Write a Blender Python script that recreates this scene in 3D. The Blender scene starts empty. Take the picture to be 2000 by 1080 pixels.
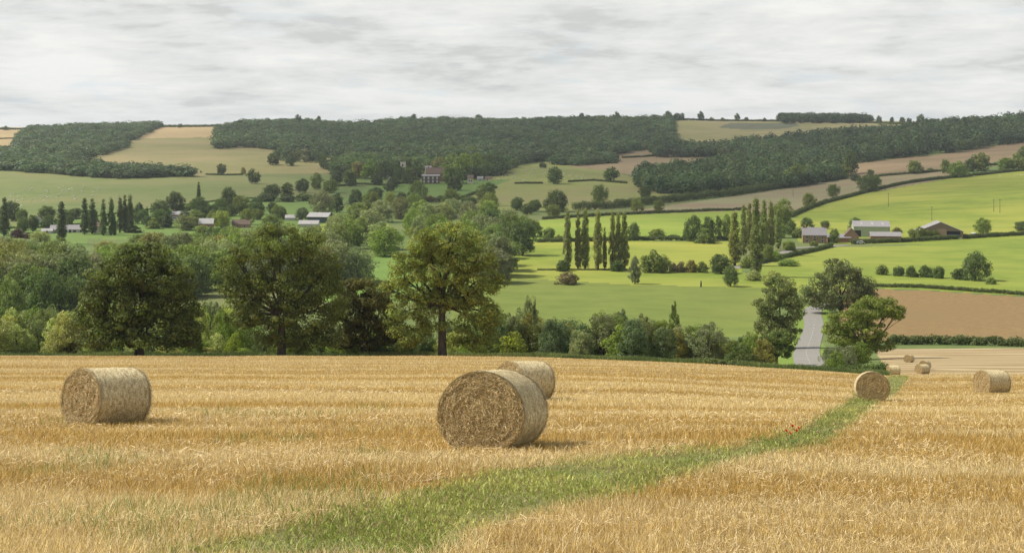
import bpy, math, random
import numpy as np
R = math.radians
rng = np.random.default_rng(7)
random.seed(7)
SC = bpy.context.scene
COL = SC.collection

# ------------------------------------------------------------------ camera, sky, sun, exposure
F = 2747.0        # focal length in photograph pixels (2000 wide)
HY = 262.0        # row of the true horizon
cam_d = bpy.data.cameras.new('camera')
cam = bpy.data.objects.new('camera', cam_d); COL.objects.link(cam)
cam_d.sensor_width = 36.0
cam_d.lens = 36.0 * F / 2000.0
cam_d.shift_y = -(540 - HY) / 2000.0
cam_d.clip_start = 0.1; cam_d.clip_end = 20000
cam.location = (0, 0, 0); cam.rotation_euler = (R(90), 0, 0)
SC.camera = cam

SUN_AZ = (-0.985, 0.10); SUN_EL = 48.0
_n = math.hypot(*SUN_AZ)
sd = (SUN_AZ[0]/_n*math.cos(R(SUN_EL)), SUN_AZ[1]/_n*math.cos(R(SUN_EL)), math.sin(R(SUN_EL)))
sun_d = bpy.data.lights.new('sun', 'SUN'); sun_d.energy = 4.9; sun_d.angle = R(0.6); sun_d.color = (1.0, 0.955, 0.87)
sun = bpy.data.objects.new('sun', sun_d); COL.objects.link(sun)
from mathutils import Vector
sun.rotation_euler = Vector(sd).to_track_quat('Z', 'Y').to_euler()
sun.location = (-100, 30, 200)

SC.view_settings.view_transform = 'Standard'
SC.view_settings.look = 'None'
SC.view_settings.gamma = 1
SC.view_settings.exposure = 0.14
SC.cycles.max_bounces = 6
SC.cycles.transparent_max_bounces = 8
SC.cycles.diffuse_bounces = 3

def make_world():
    w = bpy.data.worlds.new('World'); SC.world = w; w.use_nodes = True
    nt = w.node_tree; N = nt.nodes; L = nt.links; N.clear()
    out = N.new('ShaderNodeOutputWorld')
    sky = N.new('ShaderNodeTexSky'); sky.sky_type = 'NISHITA'; sky.sun_disc = False
    sky.sun_elevation = R(SUN_EL); sky.sun_rotation = math.atan2(SUN_AZ[0], SUN_AZ[1])
    sky.air_density = 1.0; sky.dust_density = 1.5
    bg = N.new('ShaderNodeBackground'); bg.inputs['Strength'].default_value = 0.10
    L.new(sky.outputs[0], bg.inputs['Color'])
    tc = N.new('ShaderNodeTexCoord')
    sx = N.new('ShaderNodeSeparateXYZ'); L.new(tc.outputs['Generated'], sx.inputs[0])
    def m(op, a, b=None, c=None, clamp=False):
        n = N.new('ShaderNodeMath'); n.operation = op; n.use_clamp = clamp
        for i, v in enumerate((a, b, c)):
            if v is None: continue
            if isinstance(v, (int, float)): n.inputs[i].default_value = v
            else: L.new(v, n.inputs[i])
        return n.outputs[0]
    zz = m('ADD', m('MAXIMUM', sx.outputs[2], 0.0), 0.14)
    px = m('DIVIDE', sx.outputs[0], zz); py = m('DIVIDE', sx.outputs[1], zz)
    cx = N.new('ShaderNodeCombineXYZ'); L.new(px, cx.inputs[0]); L.new(py, cx.inputs[1])
    def noise(scale, detail, rough, off):
        mp = N.new('ShaderNodeMapping'); L.new(cx.outputs[0], mp.inputs[0]); mp.inputs['Location'].default_value = off
        n = N.new('ShaderNodeTexNoise'); n.inputs['Scale'].default_value = scale
        n.inputs['Detail'].default_value = detail; n.inputs['Roughness'].default_value = rough
        n.inputs['Distortion'].default_value = 0.3
        L.new(mp.outputs[0], n.inputs[0]); return n.outputs[0]
    big = noise(1.1, 8, 0.58, (3.1, 1.7, 0)); fine = noise(8.0, 9, 0.60, (9.2, 4.3, 2)); gap = noise(2.4, 7, 0.58, (1.3, 7.7, 5))
    med = noise(2.4, 8, 0.60, (5.2, 2.3, 8)); t = m('ADD', m('ADD', m('MULTIPLY', big, 0.52), m('MULTIPLY', fine, 0.14)), m('MULTIPLY', med, 0.34))
    # denser, greyer bases away from the bright horizon
    high = m('MULTIPLY', m('MINIMUM', m('MAXIMUM', sx.outputs[2], 0.0), 0.10), 0.7)
    t2 = m('ADD', t, high)
    cr = N.new('ShaderNodeValToRGB'); L.new(t2, cr.inputs[0])
    e = cr.color_ramp.elements
    e[0].position = 0.455; e[0].color = (0.84, 0.84, 0.81, 1)
    e[1].position = 0.62; e[1].color = (0.58, 0.59, 0.575, 1)
    k = cr.color_ramp.elements.new(0.50); k.color = (0.79, 0.795, 0.765, 1)
    k = cr.color_ramp.elements.new(0.57); k.color = (0.70, 0.71, 0.69, 1)
    # blue-grey gaps
    gr = N.new('ShaderNodeValToRGB'); L.new(gap, gr.inputs[0])
    gr.color_ramp.elements[0].position = 0.56; gr.color_ramp.elements[0].color = (0, 0, 0, 1)
    gr.color_ramp.elements[1].position = 0.70; gr.color_ramp.elements[1].color = (1, 1, 1, 1)
    gmul = m('MULTIPLY', gr.outputs[0], 0.45)
    mx = N.new('ShaderNodeMix'); mx.data_type = 'RGBA'; L.new(gmul, mx.inputs[0]); L.new(cr.outputs[0], mx.inputs[6]); mx.inputs[7].default_value = (0.60, 0.69, 0.74, 1)
    # cloud deck opens overhead (zenith is a mix of blue and cloud)
    bg2 = N.new('ShaderNodeBackground'); L.new(mx.outputs[2], bg2.inputs['Color']); bg2.inputs['Strength'].default_value = 1.0
    zc = N.new('ShaderNodeMapRange'); L.new(sx.outputs[2], zc.inputs[0])
    zc.inputs[1].default_value = 0.12; zc.inputs[2].default_value = 0.6; zc.inputs[3].default_value = 1.0; zc.inputs[4].default_value = 0.35
    ms = N.new('ShaderNodeMixShader'); L.new(zc.outputs[0], ms.inputs[0]); L.new(bg.outputs[0], ms.inputs[1]); L.new(bg2.outputs[0], ms.inputs[2])
    L.new(ms.outputs[0], out.inputs[0])
make_world()

# ------------------------------------------------------------------ helpers
def link(o, parent=None):
    COL.objects.link(o)
    if parent is not None: o.parent = parent
    return o
def mesh_np(name, V, Fc, mat=None, parent=None, col=None, smooth=False, mats=None, midx=None):
    """V (n,3), Fc (m,k) array or list of such arrays."""
    V = np.asarray(V, np.float32)
    if not isinstance(Fc, list): Fc = [Fc]
    Fc = [np.asarray(f, np.int32) for f in Fc if len(f)]
    me = bpy.data.meshes.new(name)
    me.vertices.add(len(V)); me.vertices.foreach_set('co', V.ravel())
    nl = sum(f.size for f in Fc); npoly = sum(len(f) for f in Fc)
    me.loops.add(nl); me.loops.foreach_set('vertex_index', np.concatenate([f.ravel() for f in Fc]))
    tot = np.concatenate([np.full(len(f), f.shape[1], np.int32) for f in Fc])
    st = np.concatenate([[0], np.cumsum(tot)[:-1]]).astype(np.int32)
    me.polygons.add(npoly); me.polygons.foreach_set('loop_start', st)
    if midx is not None: me.polygons.foreach_set('material_index', np.asarray(midx, np.int32))
    if smooth: me.polygons.foreach_set('use_smooth', np.ones(npoly, bool))
    else: me.polygons.foreach_set('use_smooth', np.zeros(npoly, bool))
    if col is not None:
        a = me.attributes.new('tint', 'FLOAT_COLOR', 'POINT')
        c = np.ones((len(V), 4), np.float32); c[:, :3] = col
        a.data.foreach_set('color', c.ravel())
    me.update(calc_edges=True)
    for m_ in (mats or [mat]):
        if m_ is not None: me.materials.append(m_)
    o = bpy.data.objects.new(name, me)
    return link(o, parent)
def tag(o, label=None, cat=None, group=None, kind=None):
    if label: o['label'] = label
    if cat: o['category'] = cat
    if group: o['group'] = group
    if kind: o['kind'] = kind
    return o
def empty(name, loc, rz=0.0, scale=(1, 1, 1)):
    o = bpy.data.objects.new(name, None); o.empty_display_size = 0.3
    o.location = loc; o.rotation_euler = (0, 0, rz); o.scale = scale
    return link(o)
def unit(v): return v / np.maximum(np.linalg.norm(v, axis=-1, keepdims=True), 1e-9)

class MB:
    """collects boxes, prisms and tubes into one mesh"""
    def __init__(s): s.V = []; s.F = {}; s.n = 0
    def add(s, V, Fs):
        for f in Fs: s.F.setdefault(len(f), []).append([i + s.n for i in f])
        s.V += [tuple(v) for v in V]; s.n += len(V); return s
    def box(s, c, d, rz=0.0):
        hx, hy, hz = d[0]/2, d[1]/2, d[2]/2; ca, sa = math.cos(rz), math.sin(rz)
        V = []
        for z in (-hz, hz):
            for x, y in ((-hx, -hy), (hx, -hy), (hx, hy), (-hx, hy)):
                V.append((c[0]+x*ca-y*sa, c[1]+x*sa+y*ca, c[2]+z))
        return s.add(V, [(3, 2, 1, 0), (4, 5, 6, 7), (0, 1, 5, 4), (1, 2, 6, 5), (2, 3, 7, 6), (3, 0, 4, 7)])
    def gable(s, x0, x1, y0, y1, z0, z1, zr):
        """closed house body with ridge along x"""
        ym = (y0+y1)/2
        V = [(x0,y0,z0),(x1,y0,z0),(x1,y1,z0),(x0,y1,z0),(x0,y0,z1),(x1,y0,z1),(x1,y1,z1),(x0,y1,z1),(x0,ym,zr),(x1,ym,zr)]
        return s.add(V, [(3,2,1,0),(0,1,5,4),(2,3,7,6),(1,2,6,9,5),(3,0,4,8,7),(4,5,9,8),(6,7,8,9)])
    def roof(s, x0, x1, y0, y1, z1, zr, over=0.4, th=0.18):
        ym = (y0+y1)/2; x0 -= over; x1 += over
        sl = (zr-z1)/(ym-y0); ya, yb = y0-over, y1+over; za = z1-over*sl
        V = [(x0,ya,za),(x1,ya,za),(x1,ym,zr),(x0,ym,zr),(x0,yb,za),(x1,yb,za)]
        V = [(a,b,c+0.02) for a,b,c in V] + [(a,b,c+0.02+th) for a,b,c in V]
        return s.add(V, [(0,3,2,1),(3,4,5,2),(6,7,8,9),(9,8,11,10),(0,1,7,6),(4,10,11,5),(0,6,9,3),(3,9,10,4),(1,2,8,7),(2,5,11,8)])
    def tube(s, pts, rad, sides=6, cap=True):
        pts = [np.array(p, float) for p in pts]; n = len(pts)
        if not hasattr(rad, '__len__'): rad = [rad]*n
        rings = []; V = []
        for i, p in enumerate(pts):
            t = pts[min(i+1, n-1)] - pts[max(i-1, 0)]; t /= max(np.linalg.norm(t), 1e-9)
            a = np.array((0, 0, 1.0)) if abs(t[2]) < 0.8 else np.array((1.0, 0, 0))
            u = np.cross(t, a); u /= np.linalg.norm(u); v = np.cross(t, u)
            rings.append(len(V))
            for k in range(sides):
                an = 2*math.pi*k/sides; V.append(p + rad[i]*(math.cos(an)*u + math.sin(an)*v))
        Fs = []
        for i in range(n-1):
            for k in range(sides):
                k2 = (k+1) % sides
                Fs.append((i*sides+k, i*sides+k2, (i+1)*sides+k2, (i+1)*sides+k))
        if cap: Fs.append(tuple(range(sides-1, -1, -1))); Fs.append(tuple((n-1)*sides+k for k in range(sides)))
        return s.add(V, Fs)
    def build(s, name, mat, parent=None, smooth=False):
        o = mesh_np(name, np.array(s.V), [np.array(v) for v in s.F.values()], mat, parent, smooth=smooth)
        return o

# ------------------------------------------------------------------ materials
def new_mat(name):
    m = bpy.data.materials.new(name); m.use_nodes = True
    nt = m.node_tree; b = nt.nodes['Principled BSDF']
    b.inputs['Roughness'].default_value = 0.85; b.inputs['Specular IOR Level'].default_value = 0.2
    return m, nt, nt.nodes, nt.links, b
def noise_mat(name, c1, c2, scale=1.0, detail=6, stretch=(1, 1, 1), bump=0.0, rough=0.9, lo=0.35, hi=0.65, c3=None, sc3=0.1, rotz=0.0, bscale=None):
    m, nt, N, L, b = new_mat(name)
    tc = N.new('ShaderNodeTexCoord'); mp = N.new('ShaderNodeMapping'); mp.inputs['Scale'].default_value = stretch
    mp.inputs['Rotation'].default_value = (0, 0, rotz)
    L.new(tc.outputs['Object'], mp.inputs[0])
    n = N.new('ShaderNodeTexNoise'); n.inputs['Scale'].default_value = scale; n.inputs['Detail'].default_value = detail; n.inputs['Roughness'].default_value = 0.76
    L.new(mp.outputs[0], n.inputs[0])
    r = N.new('ShaderNodeValToRGB'); L.new(n.outputs[0], r.inputs[0])
    r.color_ramp.elements[0].position = lo; r.color_ramp.elements[0].color = (*c1, 1)
    r.color_ramp.elements[1].position = hi; r.color_ramp.elements[1].color = (*c2, 1)
    colr = r.outputs[0]
    if c3:
        n3 = N.new('ShaderNodeTexNoise'); n3.inputs['Scale'].default_value = sc3; n3.inputs['Detail'].default_value = 4
        L.new(mp.outputs[0], n3.inputs[0])
        r3 = N.new('ShaderNodeValToRGB'); L.new(n3.outputs[0], r3.inputs[0])
        r3.color_ramp.elements[0].position = 0.45; r3.color_ramp.elements[1].position = 0.68
        mx = N.new('ShaderNodeMix'); mx.data_type = 'RGBA'; L.new(r3.outputs[0], mx.inputs[0]); L.new(colr, mx.inputs[6]); mx.inputs[7].default_value = (*c3, 1)
        colr = mx.outputs[2]
    L.new(colr, b.inputs['Base Color']); b.inputs['Roughness'].default_value = rough
    if bump:
        nb = N.new('ShaderNodeTexNoise'); nb.inputs['Scale'].default_value = bscale or scale*3; nb.inputs['Detail'].default_value = 5
        L.new(tc.outputs['Object'], nb.inputs[0])
        bp = N.new('ShaderNodeBump'); bp.inputs['Strength'].default_value = bump; bp.inputs['Distance'].default_value = 0.3
        L.new(nb.outputs[0], bp.inputs['Height']); L.new(bp.outputs[0], b.inputs['Normal'])
    return m
def plain(name, c, rough=0.7, metal=0.0, var=0.12, scale=1.5):
    c1 = tuple(x*(1-var) for x in c); c2 = tuple(min(1, x*(1+var)) for x in c)
    m = noise_mat(name, c1, c2, scale, rough=rough)
    m.node_tree.nodes['Principled BSDF'].inputs['Metallic'].default_value = metal
    return m
def leaf_mat():
    """leaf colour = the tree's own colour x per-leaf tint"""
    m = bpy.data.materials.new('foliage'); m.use_nodes = True
    nt = m.node_tree; N = nt.nodes; L = nt.links; N.clear()
    out = N.new('ShaderNodeOutputMaterial'); oi = N.new('ShaderNodeObjectInfo'); at = N.new('ShaderNodeAttribute'); at.attribute_name = 'tint'
    mul = N.new('ShaderNodeMix'); mul.data_type = 'RGBA'; mul.blend_type = 'MULTIPLY'; mul.inputs[0].default_value = 1
    L.new(oi.outputs['Color'], mul.inputs[6]); L.new(at.outputs['Color'], mul.inputs[7])
    d = N.new('ShaderNodeBsdfPrincipled'); d.inputs['Roughness'].default_value = 0.6; d.inputs['Specular IOR Level'].default_value = 0.25
    t = N.new('ShaderNodeBsdfTranslucent')
    warm = N.new('ShaderNodeMix'); warm.data_type = 'RGBA'; warm.blend_type = 'MULTIPLY'; warm.inputs[0].default_value = 1; warm.inputs[7].default_value = (1.0, 1.15, 0.5, 1)
    L.new(mul.outputs[2], d.inputs['Base Color']); L.new(mul.outputs[2], warm.inputs[6]); L.new(warm.outputs[2], t.inputs['Color'])
    ms = N.new('ShaderNodeMixShader'); ms.inputs[0].default_value = 0.38
    L.new(d.outputs[0], ms.inputs[1]); L.new(t.outputs[0], ms.inputs[2]); L.new(ms.outputs[0], out.inputs[0])
    return m
def blade_mat(name, trans=0.25, rough=0.6):
    m = bpy.data.materials.new(name); m.use_nodes = True
    nt = m.node_tree; N = nt.nodes; L = nt.links; N.clear()
    out = N.new('ShaderNodeOutputMaterial'); at = N.new('ShaderNodeAttribute'); at.attribute_name = 'tint'
    d = N.new('ShaderNodeBsdfPrincipled'); d.inputs['Roughness'].default_value = rough; d.inputs['Specular IOR Level'].default_value = 0.3
    t = N.new('ShaderNodeBsdfTranslucent')
    L.new(at.outputs['Color'], d.inputs['Base Color']); L.new(at.outputs['Color'], t.inputs['Color'])
    ms = N.new('ShaderNodeMixShader'); ms.inputs[0].default_value = trans
    L.new(d.outputs[0], ms.inputs[1]); L.new(t.outputs[0], ms.inputs[2]); L.new(ms.outputs[0], out.inputs[0])
    return m
M_LEAF = leaf_mat()
M_STRAW = blade_mat('straw_stalks', 0.22, 0.55)
M_WEED = blade_mat('weed_leaves', 0.30, 0.6)
M_BARK = noise_mat('bark', (0.045, 0.036, 0.026), (0.12, 0.10, 0.078), 3.0, stretch=(1, 1, 0.3), bump=0.5)

# ------------------------------------------------------------------ terrain
def pchip(x, y, xq):
    x = np.asarray(x, float); y = np.asarray(y, float); h = np.diff(x); dl = np.diff(y)/h
    m = np.zeros(len(x)); m[0] = dl[0]; m[-1] = dl[-1]
    for i in range(1, len(x)-1):
        if dl[i-1]*dl[i] > 0:
            w1 = 2*h[i]+h[i-1]; w2 = h[i]+2*h[i-1]; m[i] = (w1+w2)/(w1/dl[i-1]+w2/dl[i])
    i = np.clip(np.searchsorted(x, xq)-1, 0, len(x)-2); t = (xq-x[i])/h[i]; t2 = t*t; t3 = t2*t
    return (2*t3-3*t2+1)*y[i]+(t3-2*t2+t)*h[i]*m[i]+(-2*t3+3*t2)*y[i+1]+(t3-t2)*h[i]*m[i+1]
pl = lambda d: -(1.85+0.148*d)
yz = lambda d, y: -(y-HY)/F*d
base_near = [(0.8, pl(0.8)), (30, pl(30)), (60, pl(60)), (100, pl(100)), (150, pl(150)), (172, pl(172)), (190, -29.97), (205, -33.0), (222, -36.6), (255, -42.5), (300, -48.8), (330, -51.6), (370, -54.4), (407, -56)]
flat = [(460, -56.2), (550, -56.3), (712, -56.4), (850, -56.2)]
far = lambda lst: [(d, yz(d, y)) for d, y in lst]
COLS = {
 0:    base_near+flat+far([(1000,410),(1120,390),(1250,365),(1400,337),(1600,316),(1800,300),(2000,286),(2300,269),(2600,257),(2900,252),(3500,250),(7000,251)]),
 350:  base_near+flat+far([(1000,411),(1120,390),(1250,365),(1400,343),(1600,320),(1800,301),(2000,287),(2300,272),(2600,258),(2900,249),(3500,248),(7000,251)]),
 600:  base_near+flat+far([(1000,412),(1120,392),(1250,371),(1400,350),(1600,328),(1800,310),(2000,297),(2300,276),(2600,257),(2900,243),(3500,247),(7000,252)]),
 1000: base_near+flat+far([(1000,415),(1120,398),(1250,375),(1400,350),(1600,322),(1800,308),(2000,294),(2300,273),(2600,256),(2900,242),(3500,247),(7000,252)]),
 1300: [(0.8, pl(0.8)), (30, pl(30)), (60, pl(60)-.1), (100, pl(100)-.2), (150, -24.4), (172, -27.9), (190, -31.0), (205, -33.8), (222, -36.9), (255, -42.5), (300, -48.6), (330, -51.4), (370, -54.4), (407, -56)]+flat+far([(1000,415),(1120,398),(1250,379),(1400,359),(1600,335),(1800,315),(2000,302),(2300,280),(2600,254),(2900,236),(3500,240),(7000,252)]),
 1420: [(0.8, pl(0.8)), (30, pl(30)), (60, pl(60)-.3), (100, pl(100)-.4), (150, -24.8), (168, -27.5), (190, -32.0), (205, -34.5), (222, -37.1), (255, -42.3), (300, -48.2), (330, -51.0), (370, -54.2), (407, -56)]+flat+far([(1000,415),(1120,398),(1250,380),(1400,362),(1600,338),(1800,317),(2000,302),(2300,278),(2600,253),(2900,236),(3500,240),(7000,252)]),
 1600: [(0.8, pl(0.8)), (30, pl(30)), (60, -11.2), (80, -14.3), (100, -17.3), (120, -20.3), (152, -25.6), (170, -29.2), (190, -32.7), (222, -37.5), (255, -41.7), (300, -47), (330, -50), (370, -53.4), (407, -55.6)]+flat+far([(1000,413),(1120,398),(1250,381),(1400,364),(1600,338),(1800,315),(2000,295),(2300,272),(2600,250),(2900,236),(3500,240),(7000,252)]),
 1740: [(0.8, pl(0.8)), (30, pl(30)-.1), (60, -11.45), (80, -14.65), (100, -17.7), (120, -20.75), (152, -26.3), (170, -29.2), (188, -32.0), (222, -36.5), (255, -40.8), (300, -46.6), (330, -50.4), (370, -53.6), (407, -55.6)]+flat+far([(1000,407),(1120,384),(1250,365),(1400,348),(1600,320),(1800,297),(2000,280),(2300,260),(2600,245),(2900,237),(3500,240),(7000,252)]),
 2000: [(0.8, pl(0.8)), (30, pl(30)-.1), (60, -11.3), (76, -13.97), (100, -17.6), (120, -20.75), (152, -26.2), (170, -29.2), (188, -32.0), (222, -36.3), (255, -40.7), (300, -46.4), (330, -50.2), (370, -53.6), (407, -55.4)]+flat+far([(1000,395),(1120,370),(1250,350),(1400,333),(1600,304),(1800,283),(2000,264),(2300,242),(2600,236),(2900,238),(3500,243),(7000,252)]),
}
for _c in COLS:
    _d = np.array([p[0] for p in COLS[_c]]); _z = np.array([p[1] for p in COLS[_c]])
    for _n in (1.4, 2.5, 4, 6, 8, 10, 12, 14.5, 17, 20, 24, 27, 34, 40, 47, 54, 70, 90, 110, 135):
        if np.min(np.abs(_d-_n)) > 1.5 or _n < 8: COLS[_c].append((_n, pl(_n)+float(np.interp(_n, _d, _z-pl(_d)))))
    COLS[_c].sort()
XS = np.arange(-700, 2701, 3.4)
LD0, LD1, NR = math.log(1.0), math.log(7000), 1080
LD = np.linspace(LD0, LD1, NR); DS = np.exp(LD)
_cx = sorted(COLS); prof = np.array([pchip(np.log([p[0] for p in COLS[c]]), [p[1] for p in COLS[c]], LD) for c in _cx])
ZG = np.empty((NR, len(XS)))
for r_ in range(NR): ZG[r_] = np.interp(XS, _cx, prof[:, r_])
def blur(a, sig, ax):
    k = np.arange(-int(3*sig), int(3*sig)+1); w = np.exp(-k**2/(2*sig*sig)); w /= w.sum()
    pad = [(0, 0), (0, 0)]; pad[ax] = (len(k)//2, len(k)//2)
    p = np.pad(a, pad, mode='edge'); o = np.zeros_like(a)
    for i, ww in enumerate(w):
        o += ww*(p[i:i+a.shape[0], :] if ax == 0 else p[:, i:i+a.shape[1]])
    return o
_lin = ZG.copy()
ZG = blur(ZG, 14, 1)
XG = (XS[None, :]-1000)/F*DS[:, None]; YG = np.repeat(DS[:, None], len(XS), 1)
ZG += 0.05*np.sin(XG*0.35+YG*0.1)*np.clip(YG/40, 0, 1) * (YG < 185) * 0.6
ZG += np.clip((YG-1050)/500, 0, 1)*(2.2*np.sin(XG*0.011+1.3)*np.sin(YG*0.006+XG*0.003)+0.9*np.sin(XG*0.03+YG*0.017))
def gz(x, d):
    """ground height for photo column x and distance d (arrays ok)"""
    x = np.asarray(x, float); d = np.asarray(d, float)
    fi = np.clip((np.log(d)-LD0)/(LD1-LD0)*(NR-1), 0, NR-1.001); fj = np.clip((x-XS[0])/3.4, 0, len(XS)-1.001)
    i = fi.astype(int); j = fj.astype(int); a = fi-i; b = fj-j
    return ZG[i, j]*(1-a)*(1-b)+ZG[i+1, j]*a*(1-b)+ZG[i, j+1]*(1-a)*b+ZG[i+1, j+1]*a*b
def gxy(X, Y): return gz(1000+np.asarray(X)/np.asarray(Y)*F, Y)
def depth_at(x, y, dmin=200.0):
    """distance at which the ground in column x shows at row y"""
    d = DS[DS >= dmin]; yy = HY-F*gz(np.full(len(d), float(x)), d)/d
    k = np.argmax(yy <= y)
    if yy[k] > y: return 2900.0
    return float(d[k])
def world(x, d, dz=0.0): return ((x-1000)/F*d, d, float(gz(x, d))+dz)
def inpoly(px, py, poly):
    c = np.zeros(px.shape, bool); n = len(poly)
    for i in range(n):
        x1, y1 = poly[i]; x2, y2 = poly[(i+1) % n]
        if y1 == y2: continue
        k = ((y1 > py) != (y2 > py)) & (px < (x2-x1)*(py-y1)/(y2-y1)+x1)
        c ^= k
    return c
# image-row of each cell centre
XC = (XS[:-1]+XS[1:])/2; DC = np.sqrt(DS[:-1]*DS[1:])
PX = np.repeat(XC[None, :], len(DC), 0); PD = np.repeat(DC[:, None], len(XC), 1)
PZ = (ZG[:-1, :-1]+ZG[1:, :-1]+ZG[:-1, 1:]+ZG[1:, 1:])/4
PY = HY-F*PZ/PD
STRIP = [(250,1110),(350,1080),(560,1030),(700,1000),(850,960),(960,925),(1100,905),(1300,885),(1450,870),(1540,850),(1600,820),(1640,795),(1672,772),(1742,733),
         (1776,735),(1752,768),(1722,785),(1700,800),(1650,845),(1620,870),(1560,885),(1450,905),(1340,935),(1250,975),(1100,1000),(1000,1030),(900,1062),(860,1110)]
def edge_d(x): return np.interp(x, [-700, 1000, 1300, 1420, 1600, 1700, 1738, 1739, 2700], [194, 192, 176, 166, 155, 150, 150, 330, 330])
FIELDS = [  # name, material key, dmin, dmax, polygon in photo pixels
 ('pasture', 'past_a', 400, 1500, [(-700,455),(-700,330),(0,334),(100,340),(220,350),(370,345),(480,342),(620,352),(660,450),(400,470)]),
 ('pasture', 'past_b', 700, 1300, [(-700,462),(-700,446),(0,444),(130,428),(330,402),(500,385),(640,395),(700,420),(700,470)]),
 ('hill_field', 'olive', 1300, 3600, [(130,322),(145,312),(240,280),(265,270),(425,268),(425,262),(540,280),(700,285),(720,322),(640,338),(480,341),(370,344),(220,350),(120,340)]),
 ('stubble_hill_field', 'tanf', 1300, 3600, [(262,271),(310,245),(430,240),(430,268)]),
 ('stubble_hill_field', 'tanf', 1300, 3600, [(-700,240),(50,240),(35,297),(-700,300)]),
 ('hill_pasture', 'past_c', 1000, 2000, [(860,405),(905,372),(960,345),(1005,322),(1075,317),(1180,328),(1250,352),(1262,372),(1320,382),(1240,402),(1120,412),(900,410)]),
 ('hill_pasture', 'past_e', 1000, 2000, [(660,392),(720,366),(840,356),(1000,350),(960,366),(890,392)]),
 ('ploughed_hill_field', 'pinkf', 1300, 2600, [(1110,326),(1150,315),(1200,300),(1280,290),(1430,306),(1440,322),(1350,345),(1250,345),(1180,333)]),
 ('hilltop_field', 'olive2', 1900, 7000, [(1306,228),(1500,220),(1850,225),(1860,242),(1650,268),(1500,275),(1380,300),(1300,290)]),
 ('crop_patch', 'crop', 1900, 3600, [(1400,249),(1425,241),(1555,240),(1560,247),(1520,253),(1440,253)]),
 ('brown_hill_field', 'brownf', 900, 1700, [(1080,428),(1180,420),(1290,404),(1430,384),(1600,358),(1700,345),(1870,331),(1875,345),(1700,376),(1610,398),(1545,425),(1440,413),(1300,416),(1200,420)]),
 ('ploughed_hill_field', 'pinkf2', 1300, 2000, [(1600,345),(1640,322),(1700,315),(1850,300),(2000,276),(2700,240),(2700,300),(2000,305),(1870,331),(1700,345),(1640,350)]),
 ('meadow', 'bright', 720, 1700, [(1540,430),(1600,400),(1680,380),(1860,348),(2000,334),(2700,270),(2700,500),(2000,468),(1760,480),(1560,474)]),
 ('meadow', 'bright2', 480, 800, [(1480,520),(1560,496),(1630,483),(1760,480),(2000,466),(2700,430),(2700,610),(2000,578),(1800,566),(1690,562),(1600,580),(1480,560)]),
 ('ploughed_field', 'brown', 360, 560, [(1640,568),(1710,565),(1800,567),(2000,580),(2700,620),(2700,700),(2000,672),(1740,672),(1640,672)]),
 ('meadow', 'bright3', 640, 1080, [(900,470),(930,448),(1060,430),(1200,421),(1460,411),(1470,466),(1060,476),(900,480)]),
 ('meadow', 'bright', 560, 740, [(880,476),(1440,468),(1450,532),(880,532)]),
 ('meadow', 'bright2', 500, 600, [(880,528),(1050,528),(1450,532),(1500,545),(1500,563),(1230,556),(1060,546),(880,546)]),
 ('green_field', 'deep', 380, 560, [(880,546),(1060,546),(1230,556),(1500,563),(1500,640),(1490,660),(880,660)]),
 ('green_field', 'deep2', 380, 720, [(600,500),(880,500),(880,590),(600,590)]),
 ('meadow', 'bright3', 600, 900, [(560,470),(620,440),(760,415),(760,470),(640,480)]),
 ('meadow', 'past_b', 600, 900, [(50,486),(90,455),(170,452),(170,480),(120,490)]),
]
g = lambda n, c1, c2, c3=None, sc=0.05, st=(1, 1, 1), lo=.38, hi=.62, sc3=0.008: noise_mat(n, c1, c2, sc, 9, st, lo=lo, hi=hi, c3=c3, sc3=sc3)
GM = {
 'past_a': g('pasture_grass_dull', (.125,.165,.045), (.175,.205,.062), (.21,.20,.075), .03),
 'past_b': g('pasture_grass_fresh', (.11,.18,.035), (.155,.22,.05), None, .05),
 'past_c': g('hill_grass', (.19,.215,.055), (.25,.255,.07), (.24,.22,.085), .025),
 'past_e': g('park_grass', (.10,.17,.035), (.14,.21,.045), None, .03),
 'olive': g('dry_hill_grass', (.19,.18,.066), (.245,.22,.085), (.27,.22,.10), .02),
 'olive2': g('hilltop_grass', (.20,.195,.075), (.26,.235,.095), (.32,.25,.13), .015, (1, 3, 1)),
 'tanf': g('cut_hill_field', (.38,.275,.13), (.45,.335,.165), None, .03, (1, 4, 1)),
 'pinkf': g('tilled_pink_earth', (.22,.16,.088), (.29,.22,.12), None, .03, (1, 4, 1)),
 'pinkf2': g('tilled_earth_upper', (.22,.152,.082), (.28,.20,.112), (.20,.15,.08), .03, (1, 3, 1)),
 'brownf': g('brown_stubble', (.23,.175,.10), (.29,.22,.13), (.26,.25,.12), .02, (1, 3, 1)),
 'crop': g('dark_crop', (.10,.12,.06), (.17,.16,.10), None, .06),
 'bright': g('sunny_meadow', (.15,.20,.024), (.245,.285,.036), (.31,.31,.05), .035, (1, 1.6, 1)),
 'bright2': g('sunny_meadow_lower', (.14,.195,.024), (.225,.275,.036), (.29,.30,.05), .05, (1, 1.6, 1)),
 'bright3': g('sunny_meadow_far', (.17,.24,.028), (.22,.29,.036), (.26,.30,.045), .04, (1, 2, 1)),
 'deep': g('ley_grass', (.130,.170,.030), (.178,.215,.040), (.20,.215,.045), .06, (1, 1.5, 1)),
 'deep2': g('ley_grass_shaded', (.13,.21,.04), (.17,.26,.05), None, .06),  # greener ley grass for the field further left
 'brown': noise_mat('ploughed_earth', (.185,.118,.046), (.295,.195,.080), .5, 9, (1, 1, 1), bump=.5, c3=(.23,.155,.065), sc3=.02, bscale=2),
 'rough': g('rough_grass', (.09,.135,.035), (.15,.195,.05), (.16,.17,.06), .12),
}
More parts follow.
